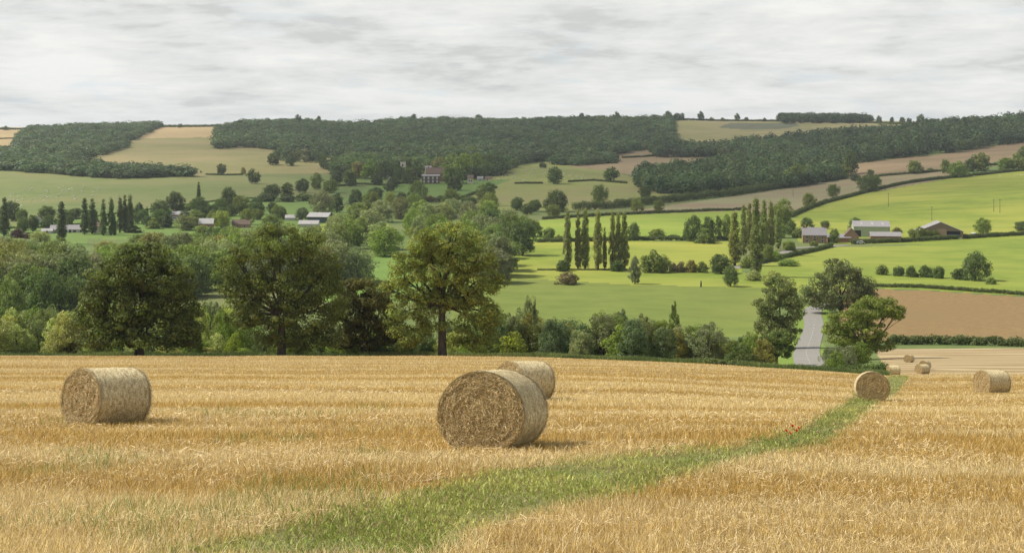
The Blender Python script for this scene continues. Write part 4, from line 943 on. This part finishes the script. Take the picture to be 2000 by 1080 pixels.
# ------------------------------------------------------------------ hedges
def hedge(label, pts, hpx, dmin=200, c='hedge', w=2.0, group=None, dconst=None, leaf=None, wild=.25):
    P = [];
    for x, y in pts:
        d = dconst if dconst else depth_at(x, y, dmin); P.append((x, d))
    seg = [world(x, d) for x, d in P]; L = sum(math.dist(seg[i][:2], seg[i+1][:2]) for i in range(len(seg)-1))
    md = sum(p[1] for p in P)/len(P); leaf = leaf or max(.35, md/F*2.0*.9)
    H = hpx/F*md; r = np.random.default_rng(abs(int(sum(p[0] for p in pts)))+int(H*10))
    n = int(min(8000, 4.5*L/(H*.42))); t = (np.arange(n)+r.uniform(0, 1, n))/n
    cum = np.cumsum([0]+[math.dist(seg[i][:2], seg[i+1][:2]) for i in range(len(seg)-1)])/L
    px = np.interp(t, cum, [p[0] for p in P]); pd = np.interp(t, cum, [p[1] for p in P])
    X = (px-1000)/F*pd; hh = H*(1-wild+wild*2*vnoise(t*L/9+3, t*0+.5, 3))
    cr = H*.42; C = np.stack([X, pd+r.normal(0, w*.25, n), gz(px, pd)+hh*r.uniform(.22, .72, n)], -1)
    tone = r.uniform(.8, 1.2, (n, 1))*np.ones((1, 3)); lf = leaf*(.8 if md > 500 else 1); V, col = leaves(C, np.full(n, cr)*r.uniform(.7, 1.2, n), int(np.clip(13*(cr/lf)**2, 20, 110)), lf, r, tone, .9, .6)
    o = mesh_np('hedge', V, np.arange(len(V)).reshape(-1, 4), M_LEAF, col=col); o.color = (*COLR[c], 1)
    tag(o, label, 'hedge', group or 'field hedges')
hedge('clipped hedge along the top of the brown ploughed field', [(1690,560),(1800,563),(1900,570),(2080,584)], 8)
hedge('tall hedge between the ploughed field and lower stubble', [(1735,673),(1850,674),(1950,676),(2100,681)], 19, leaf=.4, wild=.08)
hedge('hedge in front of the farm buildings', [(1662,478),(1760,475),(1880,468),(2080,455)], 9)
hedge('dark hedge following the lane bend left of the farm', [(1485,515),(1530,505),(1590,492),(1625,484)], 9)
hedge('hedge between brown field and big bright hillside meadow', [(1545,425),(1610,398),(1690,378),(1760,362),(1860,349),(2050,333)], 7)
hedge('hedge between the two brown strips high on the right', [(1700,347),(1780,341),(1865,334),(2000,315)], 5)
hedge('thick bushy hedge below the central sheep pasture', [(1120,412),(1200,408),(1255,402),(1330,393),(1430,383),(1500,372),(1600,356),(1655,350)], 15, wild=.45)
hedge('thin hedge along the upper edge of the far bright meadow', [(1060,429),(1180,422),(1300,417),(1400,413),(1460,411)], 6)
hedge('hedge behind the poplar row, across the meadows', [(1050,474),(1150,472),(1250,471),(1350,470),(1440,470)], 9)
hedge('low hedge at the foot of the poplar row', [(1050,528),(1150,528),(1225,529)], 3)
hedge('dark hedge curving below the left hill belt', [(-80,332),(0,334),(100,340),(220,350),(300,348),(378,344)], 4)
hedge('short hedge piece beside the lone tree on the left pasture', [(402,343),(440,343),(474,343)], 3)
hedge('broken hedge line across the central sheep pasture', [(1005,360),(1060,360)], 4)
hedge('low hedge under the tree on the sheep pasture', [(1110,357),(1160,355),(1225,360)], 4)
hedge('dark hedge on the pink tilled field', [(1215,310),(1260,308),(1290,305)], 4)
hedge('hedge along the copse beside the tilled field', [(1080,317),(1150,320),(1207,320)], 4)
hedge('hedge along the hilltop skyline right of the big wood', [(1310,237),(1400,237),(1500,238),(1700,241),(1820,243)], 4, dmin=2000)
hedge('thin hedge dividing the left pasture from the village fields', [(60,440),(150,429),(300,410),(420,394),(500,388)], 2.5)
hedge('hedge below the left pasture by the village', [(0,447),(80,446),(160,440)], 4)
hedge('hedge on the slope below the manor garden', [(895,390),(930,380),(970,368)], 5)
hedge('hedge line at far left above the hill fields', [(-60,254),(0,254),(48,254)], 4, dmin=2000)
hedge('hedge on the skyline over the tan field', [(300,249),(360,249),(425,248)], 5, dmin=2000)
hedge('hedge across the tan field at the far left', [(-60,273),(0,272),(34,271)], 2)
hedge('dark hedge at the foot of the parkland trees', [(650,366),(700,362),(760,364),(800,358)], 4)
hedge('rough hedge between the stubble and the road', [(1380,718),(1460,722),(1560,728),(1650,731),(1728,735)], 11, dconst=166, leaf=.28, c='hedge', wild=.5)
hedge('bramble hedge corner under the roadside oak', [(1640,715),(1700,712),(1730,722)], 24, dconst=188, leaf=.3, c='deep', wild=.5)

# ------------------------------------------------------------------ road
M_ROAD = noise_mat('road_asphalt', (.21, .198, .168), (.285, .27, .235), .8, 7, bump=.1, c3=(.25, .235, .20), sc3=.15)
M_PAINT = plain('road_paint', (.62, .61, .57), .6)
def ribbon(name, pts, width, mat, lift, dmin=215, step=2.0):
    P = np.array([world(x, depth_at(x, y, dmin)) for x, y in pts]); s = np.concatenate([[0], np.cumsum(np.linalg.norm(np.diff(P[:, :2], axis=0), axis=1))])
    q = np.arange(0, s[-1], step); X = pchip(s, P[:, 0], q); Y = pchip(s, P[:, 1], q)
    k = np.ones(9)/9
    if len(X) > 20: X = np.convolve(np.pad(X, 4, 'edge'), k, 'valid'); Y = np.convolve(np.pad(Y, 4, 'edge'), k, 'valid')
    T = unit(np.gradient(np.stack([X, Y], -1), axis=0)); Nn = np.stack([-T[:, 1], T[:, 0]], -1); rows = []
    for f in (-1, -.5, 0, .5, 1):
        a = X+Nn[:, 0]*f*width/2; b = Y+Nn[:, 1]*f*width/2; rows.append(np.stack([a, b, gxy(a, b)+lift], -1))
    m = len(X); V = np.stack(rows, 1).reshape(-1, 3); Q = [(i*5+j, i*5+j+1, (i+1)*5+j+1, (i+1)*5+j) for i in range(m-1) for j in range(4)]
    o = mesh_np(name, V, np.array(Q)[:, ::-1], mat, smooth=True); return o, np.stack([X, Y], -1), Nn
RD = [(1588,722),(1580,706),(1575,692),(1580,672),(1587,652),(1590,635),(1587,620),(1586,609),(1592,601),(1610,597),(1640,594)]
road, RC, RN = ribbon('road', RD, 5.7, M_ROAD, .10); tag(road, kind='structure')
r2, _, _ = ribbon('lane', [(1430,526),(1452,520),(1480,515),(1530,497),(1560,485),(1612,483),(1660,480)], 5.0, M_ROAD, .12, dmin=500); tag(r2, kind='structure')
def dashes(f, l, gap, w, i0, i1, name='road_marking'):
    b = MB(); s = np.concatenate([[0], np.cumsum(np.linalg.norm(np.diff(RC, axis=0), axis=1))]); q = i0
    while q < i1:
        V = []
        for a in (q, min(q+l, i1)):
            x = np.interp(a, s, RC[:, 0]); y = np.interp(a, s, RC[:, 1]); nx = np.interp(a, s, RN[:, 0]); ny = np.interp(a, s, RN[:, 1])
            for t in (f-w/2, f+w/2): V.append((x+nx*t, y+ny*t, float(gxy(x+nx*t, y+ny*t))+.13))
        b.add(V, [(0, 1, 3, 2)]); q += l+gap
    o = b.build(name, M_PAINT); tag(o, kind='structure')
dashes(0.0, 2.2, 6.0, .13, 2, 190)
dashes(1.4, .5, 99, 2.6, 52, 60)

# ------------------------------------------------------------------ buildings
M_STONE = noise_mat('ironstone_wall', (.22, .15, .085), (.33, .24, .14), 1.2, 8)
M_BRICK = noise_mat('red_brick', (.26, .125, .085), (.34, .18, .125), 1.5, 8)
M_PINKB = noise_mat('weathered_brick', (.30, .18, .12), (.40, .25, .17), 1.2, 7)
M_SLATE = noise_mat('slate_roof', (.20, .185, .185), (.32, .30, .30), 1.6, 7, stretch=(1, 1, 3))
M_TILE = noise_mat('brown_tile_roof', (.12, .085, .06), (.18, .13, .10), 1.4, 7)
M_CEMENT = noise_mat('fibre_cement_roof', (.24, .225, .22), (.33, .31, .30), .7, 6, stretch=(4, 1, 1))
M_PALEROOF = noise_mat('pale_sheet_roof', (.34, .325, .31), (.44, .42, .395), .6, 6)
M_SAGE = noise_mat('sage_green_cladding', (.32, .36, .24), (.38, .42, .29), .4, 4, stretch=(6, 6, .3))
M_CREAM = plain('cream_render', (.62, .56, .44)); M_WHITE = plain('white_render', (.50, .48, .44), var=.05)
M_GREYC = plain('dark_grey_cladding', (.07, .09, .10)); M_DARK = plain('dark_opening', (.02, .022, .025)); M_GLASS = plain('window_glass', (.05, .06, .07), .15)  # M_DARK: near-black for doors and for shade painted in at openings
M_WOOD = plain('weathered_timber', (.22, .17, .12)); M_TAN = plain('tan_boarding', (.40, .27, .18)); M_POLE = plain('pole_timber', (.14, .11, .085)); M_METAL = plain('galvanised_metal', (.4, .4, .4), .4, .6)
M_PAINTV = plain('vehicle_white_paint', (.78, .78, .77), .3, var=.02); M_TYRE = plain('tyre_rubber', (.02, .02, .02))
def ebox(b, x0, x1, y0, y1, z0, z1): b.box(((x0+x1)/2, (y0+y1)/2, (z0+z1)/2), (x1-x0, y1-y0, z1-z0))
def building(name, label, cat, x0, x1, yb, ye, yr, deep, wall, roof, rz=0.0, d=None, axis='x', wins=(), door=None, chim=(), winmat=None, group=None, skylights=0, lift=0.0, frames=True, over=.35, apron=None):
    """x0..x1, base row, eaves row, ridge row in the photograph; windows as (u, v, w, h) fractions of the front wall"""
    d = d or depth_at((x0+x1)/2, yb); s = d/F; W = (x1-x0)*s; He = (yb-ye)*s; Hr = (yb-yr)*s
    X, Y, Z = world((x0+x1)/2, d); e = empty(name, (X, Y+deep/2, Z+lift), math.atan2(-X, Y)*.6+R(rz)); tag(e, label, cat, group)
    h = W/2; dp = deep/2
    b = MB()
    if axis == 'x': b.gable(-h, h, -dp, dp, -1.5, He, Hr)
    else:
        V = [(-h,-dp,-1.5),(h,-dp,-1.5),(h,dp,-1.5),(-h,dp,-1.5),(-h,-dp,He),(h,-dp,He),(h,dp,He),(-h,dp,He),(0,-dp,Hr),(0,dp,Hr)]
        b.add(V, [(3,2,1,0),(1,2,6,5),(3,0,4,7),(0,1,5,8,4),(2,3,7,9,6),(5,6,9,8),(4,8,9,7)])
    b.build('wall', wall, e)
    b = MB()
    if axis == 'x': b.roof(-h, h, -dp, dp, He, Hr, over)
    else:
        t = MB(); t.roof(-dp, dp, -h, h, He, Hr, over); V = [(-v[1], v[0], v[2]) for v in t.V]
        b.V = V; b.F = t.F; b.n = t.n
    rf = b.build('roof', roof, e)
    for u in chim:
        b = MB(); ebox(b, -h+u*W-.4, -h+u*W+.4, -.4, .4, Hr-.6, Hr+1.1); ebox(b, -h+u*W-.5, -h+u*W+.5, -.5, .5, Hr+1.1, Hr+1.25); b.build('chimney', M_BRICK, rf)
    for k in range(skylights):
        b = MB(); u = -h+W*(k+.7)/(skylights+.4); sl = (Hr-He)/dp
        V = [(u, -dp*.75, He+sl*dp*.25+.28), (u+1.0, -dp*.75, He+sl*dp*.25+.28), (u+1.0, -dp*.3, He+sl*dp*.7+.28), (u, -dp*.3, He+sl*dp*.7+.28)]; V += [(a, b_, c-.06) for a, b_, c in V]
        b.add(V, [(0,1,2,3),(7,6,5,4),(0,4,5,1),(1,5,6,2),(2,6,7,3),(3,7,4,0)]); b.build('roof_light', M_PALEROOF, rf)
    for (u, v, w, hh) in wins:
        b = MB(); cx = -h+u*W; cz = v*He; f = MB()
        ebox(f, cx-w/2-.12, cx+w/2+.12, -dp-.06, -dp+.02, cz-hh/2-.12, cz+hh/2+.12); fo = f.build('window', winmat or M_WHITE, e)
        ebox(b, cx-w/2, cx+w/2, -dp-.09, -dp-.065, cz-hh/2, cz+hh/2); b.build('pane', M_GLASS if winmat is None else winmat, fo)
    if door:
        u, w, hh = door; b = MB(); cx = -h+u*W; ebox(b, cx-w/2, cx+w/2, -dp-.08, -dp+.02, -.1, hh); b.build('door', M_DARK, e)
    return e
w5 = [(.18,.72,.9,1.0),(.5,.72,.9,1.0),(.82,.72,.9,1.0),(.18,.28,.9,1.1),(.82,.28,.9,1.1)]
building('farmhouse', 'two-storey ironstone farmhouse with grey slate roof and chimneys', 'house', 1570, 1616, 476, 460, 446.5, 7, M_STONE, M_SLATE, wins=w5, door=(.5, 1.1, 2.0), chim=(.06, .94))
building('brick_outbuilding', 'low red brick outbuilding with pale lean roof beside the farmhouse', 'shed', 1617, 1662, 475, 466, 460, 5, M_BRICK, M_CEMENT, rz=4)
building('gabled_barn', 'small stone barn, its tall gable facing us between farmhouse and green barn', 'barn', 1652, 1679, 474, 461, 447, 8, M_PINKB, M_TILE, axis='y')
building('green_barn', 'large sage green metal barn with pale grey roof and roof lights', 'barn', 1672, 1741, 464, 444, 434.5, 14, M_SAGE, M_CEMENT, skylights=3, door=(.12, 3.2, 3.6))
building('brick_shed', 'long low red brick shed with grey sheet roof before the green barn', 'shed', 1703, 1761, 475, 463, 456, 6, M_BRICK, M_CEMENT)
wall_ = MB(); X, Y, Z = world(1690, 738); ebox(wall_, -4, 4, -.2, .2, -.5, 1.6); o = wall_.build('yard_wall', M_CREAM); o.location = (X, Y, Z); tag(o, 'low cream yard wall left of the brick shed', 'wall')
bb = building('open_barn', 'wide-gabled timber barn with a dark open bay, right of the farmyard', 'barn', 1800, 1885, 467, 453, 435, 16, M_WOOD, M_CEMENT, axis='y', over=.5)
b = MB(); ebox(b, 3.2, 10.2, -8.12, -7.9, .9, 4.1); b.build('bay_shade_panel', M_DARK, bb)  # near-black panel on the wall, painted as the shade inside the bay
b = MB(); ebox(b, -2.2, 3.0, -8.10, -7.9, .2, 5.2); b.build('tan_boarding', M_TAN, bb)
b = MB(); ebox(b, 3.2, 10.2, -8.25, -8.13, 1.0, 2.3); b.build('gate', plain('blue_gate', (.09, .13, .18)), bb)
b = MB(); ebox(b, 3.0, 11, -8.6, -8.3, -.8, .9); b.build('pale_panel_wall', M_CREAM, bb)
# village
building('bungalow', 'long low white bungalow with pale roof behind the slim lone poplar', 'house', 96, 162, 456, 450, 442, 9, M_WHITE, M_CEMENT, wins=[(.2,.5,1.6,1.1),(.45,.5,1.6,1.1),(.7,.5,1.6,1.1),(.88,.5,1.2,1.1)], door=(.57, 1, 2), chim=(.4,))
building('garden_building', 'small white-roofed building at the left end of the bungalow', 'shed', 80, 100, 458, 453, 449, 5, M_WHITE, M_PALEROOF, door=(.5, .9, 1.8))
building('house', 'white gabled house glimpsed right of the bungalow between two poplars', 'house', 178, 200, 456, 444, 436, 8, M_CREAM, M_TILE, wins=[(.3,.6,1,1.2),(.7,.6,1,1.2)], chim=(.5,))
building('house', 'brick cottage with pale roof behind the dark village conifer', 'house', 335, 368, 432, 421, 415, 7, M_PINKB, M_PALEROOF, wins=[(.3,.5,1,1.2),(.7,.5,1,1.2)], chim=(.1,))
building('house', 'white-roofed brick house in the middle of the village trees', 'house', 387, 414, 450, 437, 428, 8, M_BRICK, M_PALEROOF, wins=[(.3,.6,1,1.2),(.7,.6,1,1.2)], door=(.5, 1, 2))
building('house', 'brown-roofed house right of the white-roofed village house', 'house', 452, 486, 446, 439, 431, 8, M_PINKB, M_TILE, wins=[(.3,.4,1,1),(.7,.4,1,1)], chim=(.8,))
building('house', 'white cottage gable on the left edge of the village', 'house', 68, 80, 440, 430, 422, 6, M_WHITE, M_TILE, axis='y')
building('farm_shed', 'pale-roofed shed with dark grey walls at the right of the village', 'barn', 603, 643, 437, 425, 418, 14, M_GREYC, M_PALEROOF, rz=-14, over=.6)
building('farm_shed', 'long low white-roofed shed in front of the grey-walled one', 'barn', 583, 621, 444, 438, 432, 8, M_WHITE, M_PALEROOF, rz=-6)
building('farm_shed', 'small white roof seen at the left of the grey-walled shed', 'barn', 556, 576, 432, 427, 422, 8, M_WHITE, M_PALEROOF)
# manor and church
building('manor_house', 'red brick manor, upper wing half hidden by green trees', 'house', 832, 874, 357, 341, 330, 12, M_BRICK, M_TILE, d=1350, wins=[(.2,.75,1.2,2),(.45,.75,1.2,2),(.7,.75,1.2,2)], chim=(.1, .5, .9))
building('manor_wing', 'dark-walled front wing of the manor with two rows of white windows', 'house', 824, 858, 360, 345, 342, 8, plain('dark_brick', (.13, .095, .085)), M_SLATE, d=1325, wins=[(u, v, 1.3, 2.2) for v in (.3, .76) for u in (.12, .37, .62, .87)], winmat=M_WHITE)
building('stone_tower', 'pale stone tower block behind the left end of the manor', 'tower', 830, 842, 350, 326, 323, 6, M_CREAM, M_SLATE, d=1375)
def church():
    d = 1400; X, Y, Z = world(787, d); e = empty('church_tower', (X, Y, Z)); tag(e, 'square pale church tower poking out of the dark trees left of the manor', 'tower')
    H = -(319-HY)/F*d-Z; b = MB(); ebox(b, -2.6, 2.6, -2.6, 2.6, -1, H); ebox(b, -2.8, 2.8, -2.8, 2.8, H, H+.4)
    b.build('wall', M_CREAM, e)
    for sx in (-2.3, -.8, .8, 2.3):
        for sy in (-2.3, 2.3): b = MB(); ebox(b, sx-.4, sx+.4, sy-.3, sy+.3, H+.4, H+1.3); b.build('battlement', M_CREAM, e)
    b = MB(); ebox(b, -.6, .6, -2.66, -2.5, H-3.2, H-1.2); b.build('belfry_opening', M_DARK, e)  # last part: near-black panel painted as the shade inside the belfry
church()
building('cottage', 'white-walled cottage gable in trees left of the manor', 'house', 756, 765, 356, 347, 341, 6, M_CREAM, M_TILE, d=1330, axis='y')
building('cottage', 'cream house with dark roof right of the manor trees', 'house', 913, 924, 354, 344, 338, 7, M_CREAM, M_TILE, d=1330, wins=[(.3,.5,1,1.3),(.7,.5,1,1.3)])
building('cottage', 'low house with white gable in the middle of the hamlet right of the manor', 'house', 932, 943, 349, 344, 340, 6, M_WHITE, M_SLATE, d=1360, wins=[(.5,.5,1,1)])
building('cottage', 'rightmost low cottage of the hamlet beside the sheep pasture', 'house', 948, 961, 347, 343, 339, 6, M_CREAM, M_TILE, d=1370, wins=[(.3,.5,1,1)])
# vehicles in the yards
def vehicle(name, label, x, d, rz, L_=5.0, H=2.3, mat=None):
    X, Y, Z = world(x, d); e = empty(name, (X, Y, Z), R(rz)); tag(e, label, 'vehicle'); mat = mat or M_PAINTV
    b = MB(); prof = [(-L_/2, .45), (L_/2, .45), (L_/2, H*.5), (L_/2-L_*.12, H*.55), (L_/2-L_*.27, H), (-L_/2+.1, H), (-L_/2, H*.6)]
    n = len(prof); V = [(p[0], -1, p[1]) for p in prof]+[(p[0], 1, p[1]) for p in prof]
    b.add(V, [tuple(range(n)), tuple(range(2*n-1, n-1, -1))]+[(i, n+i, n+(i+1) % n, (i+1) % n) for i in range(n)]); b.build('body', mat, e)
    b = MB(); ebox(b, -L_*.3, L_*.2, -1.02, -1.005, H*.6, H*.88); b.build('side_window', M_GLASS, e)
    for sx in (-1, 1):
        for sy in (-1, 1):
            b = MB(); b.tube([(sx*L_*.3, sy*.8, .4), (sx*L_*.3, sy*1.04, .4)], .4, 12); b.build('wheel', M_TYRE, e)
vehicle('van', 'white van parked between the farmhouse and the gabled barn', 1648, 752, 20, 5.6, 2.6)
vehicle('car', 'white car on the lane below the gabled barn', 1680, 722, 5, 4.4, 1.5)
vehicle('van', 'white van standing right of the wide-gabled barn', 1902, 770, 60, 5, 2.4)
vehicle('car', 'white car parked at the right side of the village', 302, 905, 0, 4.4, 1.5)
vehicle('van', 'white van parked below the brick cottage in the village', 342, 905, 10, 5.4, 2.3)
# post on the meadow edge
X, Y, Z = world(1369, 518); b = MB(); b.tube([(0, 0, -.5), (.05, 0, 1.3), (0, 0, 2.3)], [.32, .28, .2], 8); o = b.build('stump', M_BARK, smooth=True); o.location = (X, Y, Z); tag(o, 'short thick dead tree stump on the meadow boundary', 'stump')
# utility poles
def pole(x, yt, yb, label, cross=True):
    d = depth_at(x, yb); X, Y, Z = world(x, d); H = (yb-yt)/F*d; e = empty('utility_pole', (X, Y, Z)); tag(e, label, 'pole', 'utility poles crossing the right-hand meadows')
    b = MB(); b.tube([(0, 0, -.5), (0, 0, H)], [.2, .13], 8); b.build('pole', M_POLE, e)
    if cross:
        b = MB(); b.box((0, 0, H-.5), (2.2, .14, .14)); c = b.build('crossarm', M_POLE, e)
        for k in (-1, 0, 1): b = MB(); b.tube([(k*.95, 0, H-.43), (k*.95, 0, H-.12)], .06, 6); b.build('insulator', M_METAL, c)
pole(1735, 378, 404, 'pole high in the meadow above the green barn')
pole(1820, 405, 432, 'pole just above the wide-gabled barn')
pole(1941, 392, 416, 'left pole of the pair at the right of the meadow')
pole(1953, 390, 417, 'right pole of the pair at the right of the meadow')
pole(1549, 370, 384, 'pole on the brown field strip above the poplar clump', False)
pole(1656, 440, 452, 'short pole beside the gabled barn roof', False)
# sheep and cattle
M_WOOL = plain('wool', (.66, .62, .54), .9); M_HIDE = plain('dark_hide', (.05, .035, .03), .8)
def beast_proto(name, mat, L_=1.15, H=.85):
    b = MB(); z = H*.62
    b.tube([(-L_*.5, 0, z), (-L_*.42, 0, z+.03), (0, 0, z+.02), (L_*.35, 0, z+.03), (L_*.46, 0, z+.08)], [L_*.10, L_*.22, L_*.24, L_*.2, L_*.12], 8)
    b.tube([(L_*.40, 0, z+.08), (L_*.58, 0, z+.02), (L_*.72, 0, z-.12)], [L_*.12, L_*.10, L_*.05], 6)
    for sx in (-.33, .3):
        for sy in (-.1, .1): b.tube([(sx*L_, sy*L_, z), (sx*L_+.02, sy*L_, z*.45), (sx*L_, sy*L_, 0)], [L_*.09, L_*.05, L_*.04], 5)
    b.tube([(-L_*.5, 0, z+.05), (-L_*.56, 0, z-.12)], [.03, .02], 4)
    return b.build(name, mat, smooth=True)
def herd(name, proto, poly, n, label, cat, group, seed, dmin=900):
    r = random.Random(seed); k = 0; f = proto; P = []
    while k < n:
        x = r.uniform(min(p[0] for p in poly), max(p[0] for p in poly)); y = r.uniform(min(p[1] for p in poly), max(p[1] for p in poly))
        if not inpoly(np.array([x]), np.array([y]), poly)[0]: continue
        d = depth_at(x, y, dmin); o = f if k == 0 else proto.copy()
        if k: COL.objects.link(o)
        o.location = world(x, d); o.rotation_euler = (0, 0, r.uniform(0, 6.28)); s = r.uniform(.9, 1.15); o.scale = (s, s, s); o.name = name
        tag(o, label, cat, group); k += 1
sp = beast_proto('sheep', M_WOOL, 1.35, 1.0)
herd('sheep', sp, [(960,348),(1005,328),(1050,330),(1110,340),(1160,345),(1160,352),(1000,357),(960,356)], 70, 'tiny white sheep grazing the central hill pasture', 'sheep', 'sheep on the central pasture', 1)
sp2 = beast_proto('sheep', M_WOOL, 1.35, 1.0)
herd('sheep', sp2, [(0,392),(40,372),(120,362),(200,368),(200,385),(90,400),(20,410)], 60, 'tiny pale sheep spread over the left pasture', 'sheep', 'sheep on the left pasture', 2)
sp3 = beast_proto('sheep', M_WOOL, 1.35, 1.0)
herd('sheep', sp3, [(1940,343),(1995,340),(1995,350),(1940,350)], 7, 'white sheep near the top of the bright right-hand meadow', 'sheep', 'sheep in the bright meadow', 3)
cw = beast_proto('cow', M_HIDE, 2.3, 1.5)
herd('cow', cw, [(1640,244),(1690,243),(1690,247),(1640,248)], 8, 'dark cattle on the hilltop field under the plantation', 'cow', 'cattle on the hilltop', 4, 1900)

# ------------------------------------------------------------------ unseen clouds put above the frame to shade the hills, and the air itself
def cloud_mat():
    m = bpy.data.materials.new('cloud'); m.use_nodes = True; nt = m.node_tree; N = nt.nodes; L = nt.links; N.clear()
    o = N.new('ShaderNodeOutputMaterial'); d = N.new('ShaderNodeBsdfDiffuse'); d.inputs[0].default_value = (.85, .85, .85, 1); t = N.new('ShaderNodeBsdfTransparent')
    tc = N.new('ShaderNodeTexCoord'); n = N.new('ShaderNodeTexNoise'); n.inputs['Scale'].default_value = .004; n.inputs['Detail'].default_value = 4; L.new(tc.outputs['Object'], n.inputs[0])
    at = N.new('ShaderNodeAttribute'); at.attribute_name = 'tint'; sp = N.new('ShaderNodeSeparateXYZ'); L.new(at.outputs['Color'], sp.inputs[0])
    r0 = N.new('ShaderNodeMapRange'); L.new(n.outputs[0], r0.inputs[0]); r0.inputs[1].default_value = .38; r0.inputs[2].default_value = .6; r0.inputs[3].default_value = .65*CLOUD_OPAC; r0.inputs[4].default_value = CLOUD_OPAC
    r = N.new('ShaderNodeMath'); r.operation = 'MULTIPLY'; L.new(r0.outputs[0], r.inputs[0]); L.new(sp.outputs[0], r.inputs[1])
    ms = N.new('ShaderNodeMixShader'); L.new(r.outputs[0], ms.inputs[0]); L.new(t.outputs[0], ms.inputs[1]); L.new(d.outputs[0], ms.inputs[2]); L.new(ms.outputs[0], o.inputs[0]); return m
CLOUD_OPAC = .36
M_CLOUD = cloud_mat()
def cloud(label, cx, cy, rx, ry, z, th=45, seed=1):
    """flattened lumpy body: underside nearly flat, billows on top"""
    n, m = 72, 40; V = []; Q = []; A = []
    for side in (-1, 1):
        for j in range(m+1):
            q = j/m
            for i in range(n):
                a = 2*math.pi*i/n; lob = 1+.10*math.sin(3*a+seed)+.07*math.sin(7*a+seed*2)+.05*math.sin(12*a)
                hgt = math.sqrt(max(0, 1-q*q)); zz = -.25*hgt if side < 0 else hgt*(1+.3*math.sin(5*a)*math.sin(6*q))
                V.append((cx+rx*q*lob*math.cos(a), cy+ry*q*lob*math.sin(a), z+th*zz)); A.append([min(1, max(0, (1-q)/.55))]*3)
    for side in (0, 1):
        o0 = side*(m+1)*n
        for j in range(m):
            for i in range(n):
                f = (o0+j*n+i, o0+j*n+(i+1) % n, o0+(j+1)*n+(i+1) % n, o0+(j+1)*n+i); Q.append(f if side == 0 else f[::-1])
    o = mesh_np('cloud', V, np.array(Q), M_CLOUD, col=np.array(A), smooth=True); tag(o, label, 'cloud'); o['kind'] = 'structure'
_k = 1/math.tan(R(SUN_EL)); CH = 620
def cloud_over(label, X, Y, rx, ry, seed): cloud(label, X+SUN_AZ[0]/_n*_k*CH, Y+SUN_AZ[1]/_n*_k*CH, rx, ry, CH, seed=seed)
cloud_over('broad cloud over the far wooded hills', 0, 2300, 1700, 800, 1)
cloud_over('cloud over the left pastures', -520, 1330, 560, 430, 2)

hz = MB(); ebox(hz, -5600, 5600, -60, 7200, -62, 95)
def haze():
    m = bpy.data.materials.new('air'); m.use_nodes = True; nt = m.node_tree; N = nt.nodes; L = nt.links; N.clear()
    o = N.new('ShaderNodeOutputMaterial'); v = N.new('ShaderNodeVolumePrincipled'); v.inputs['Color'].default_value = (.86, .92, 1, 1); v.inputs['Density'].default_value = HAZE; v.inputs['Anisotropy'].default_value = .2
    L.new(v.outputs[0], o.inputs['Volume']); h = hz.build('haze', m); h['kind'] = 'stuff'; h['label'] = 'thin pale air between here and the far hills'; h.display_type = 'WIRE'
HAZE = .000055
haze()
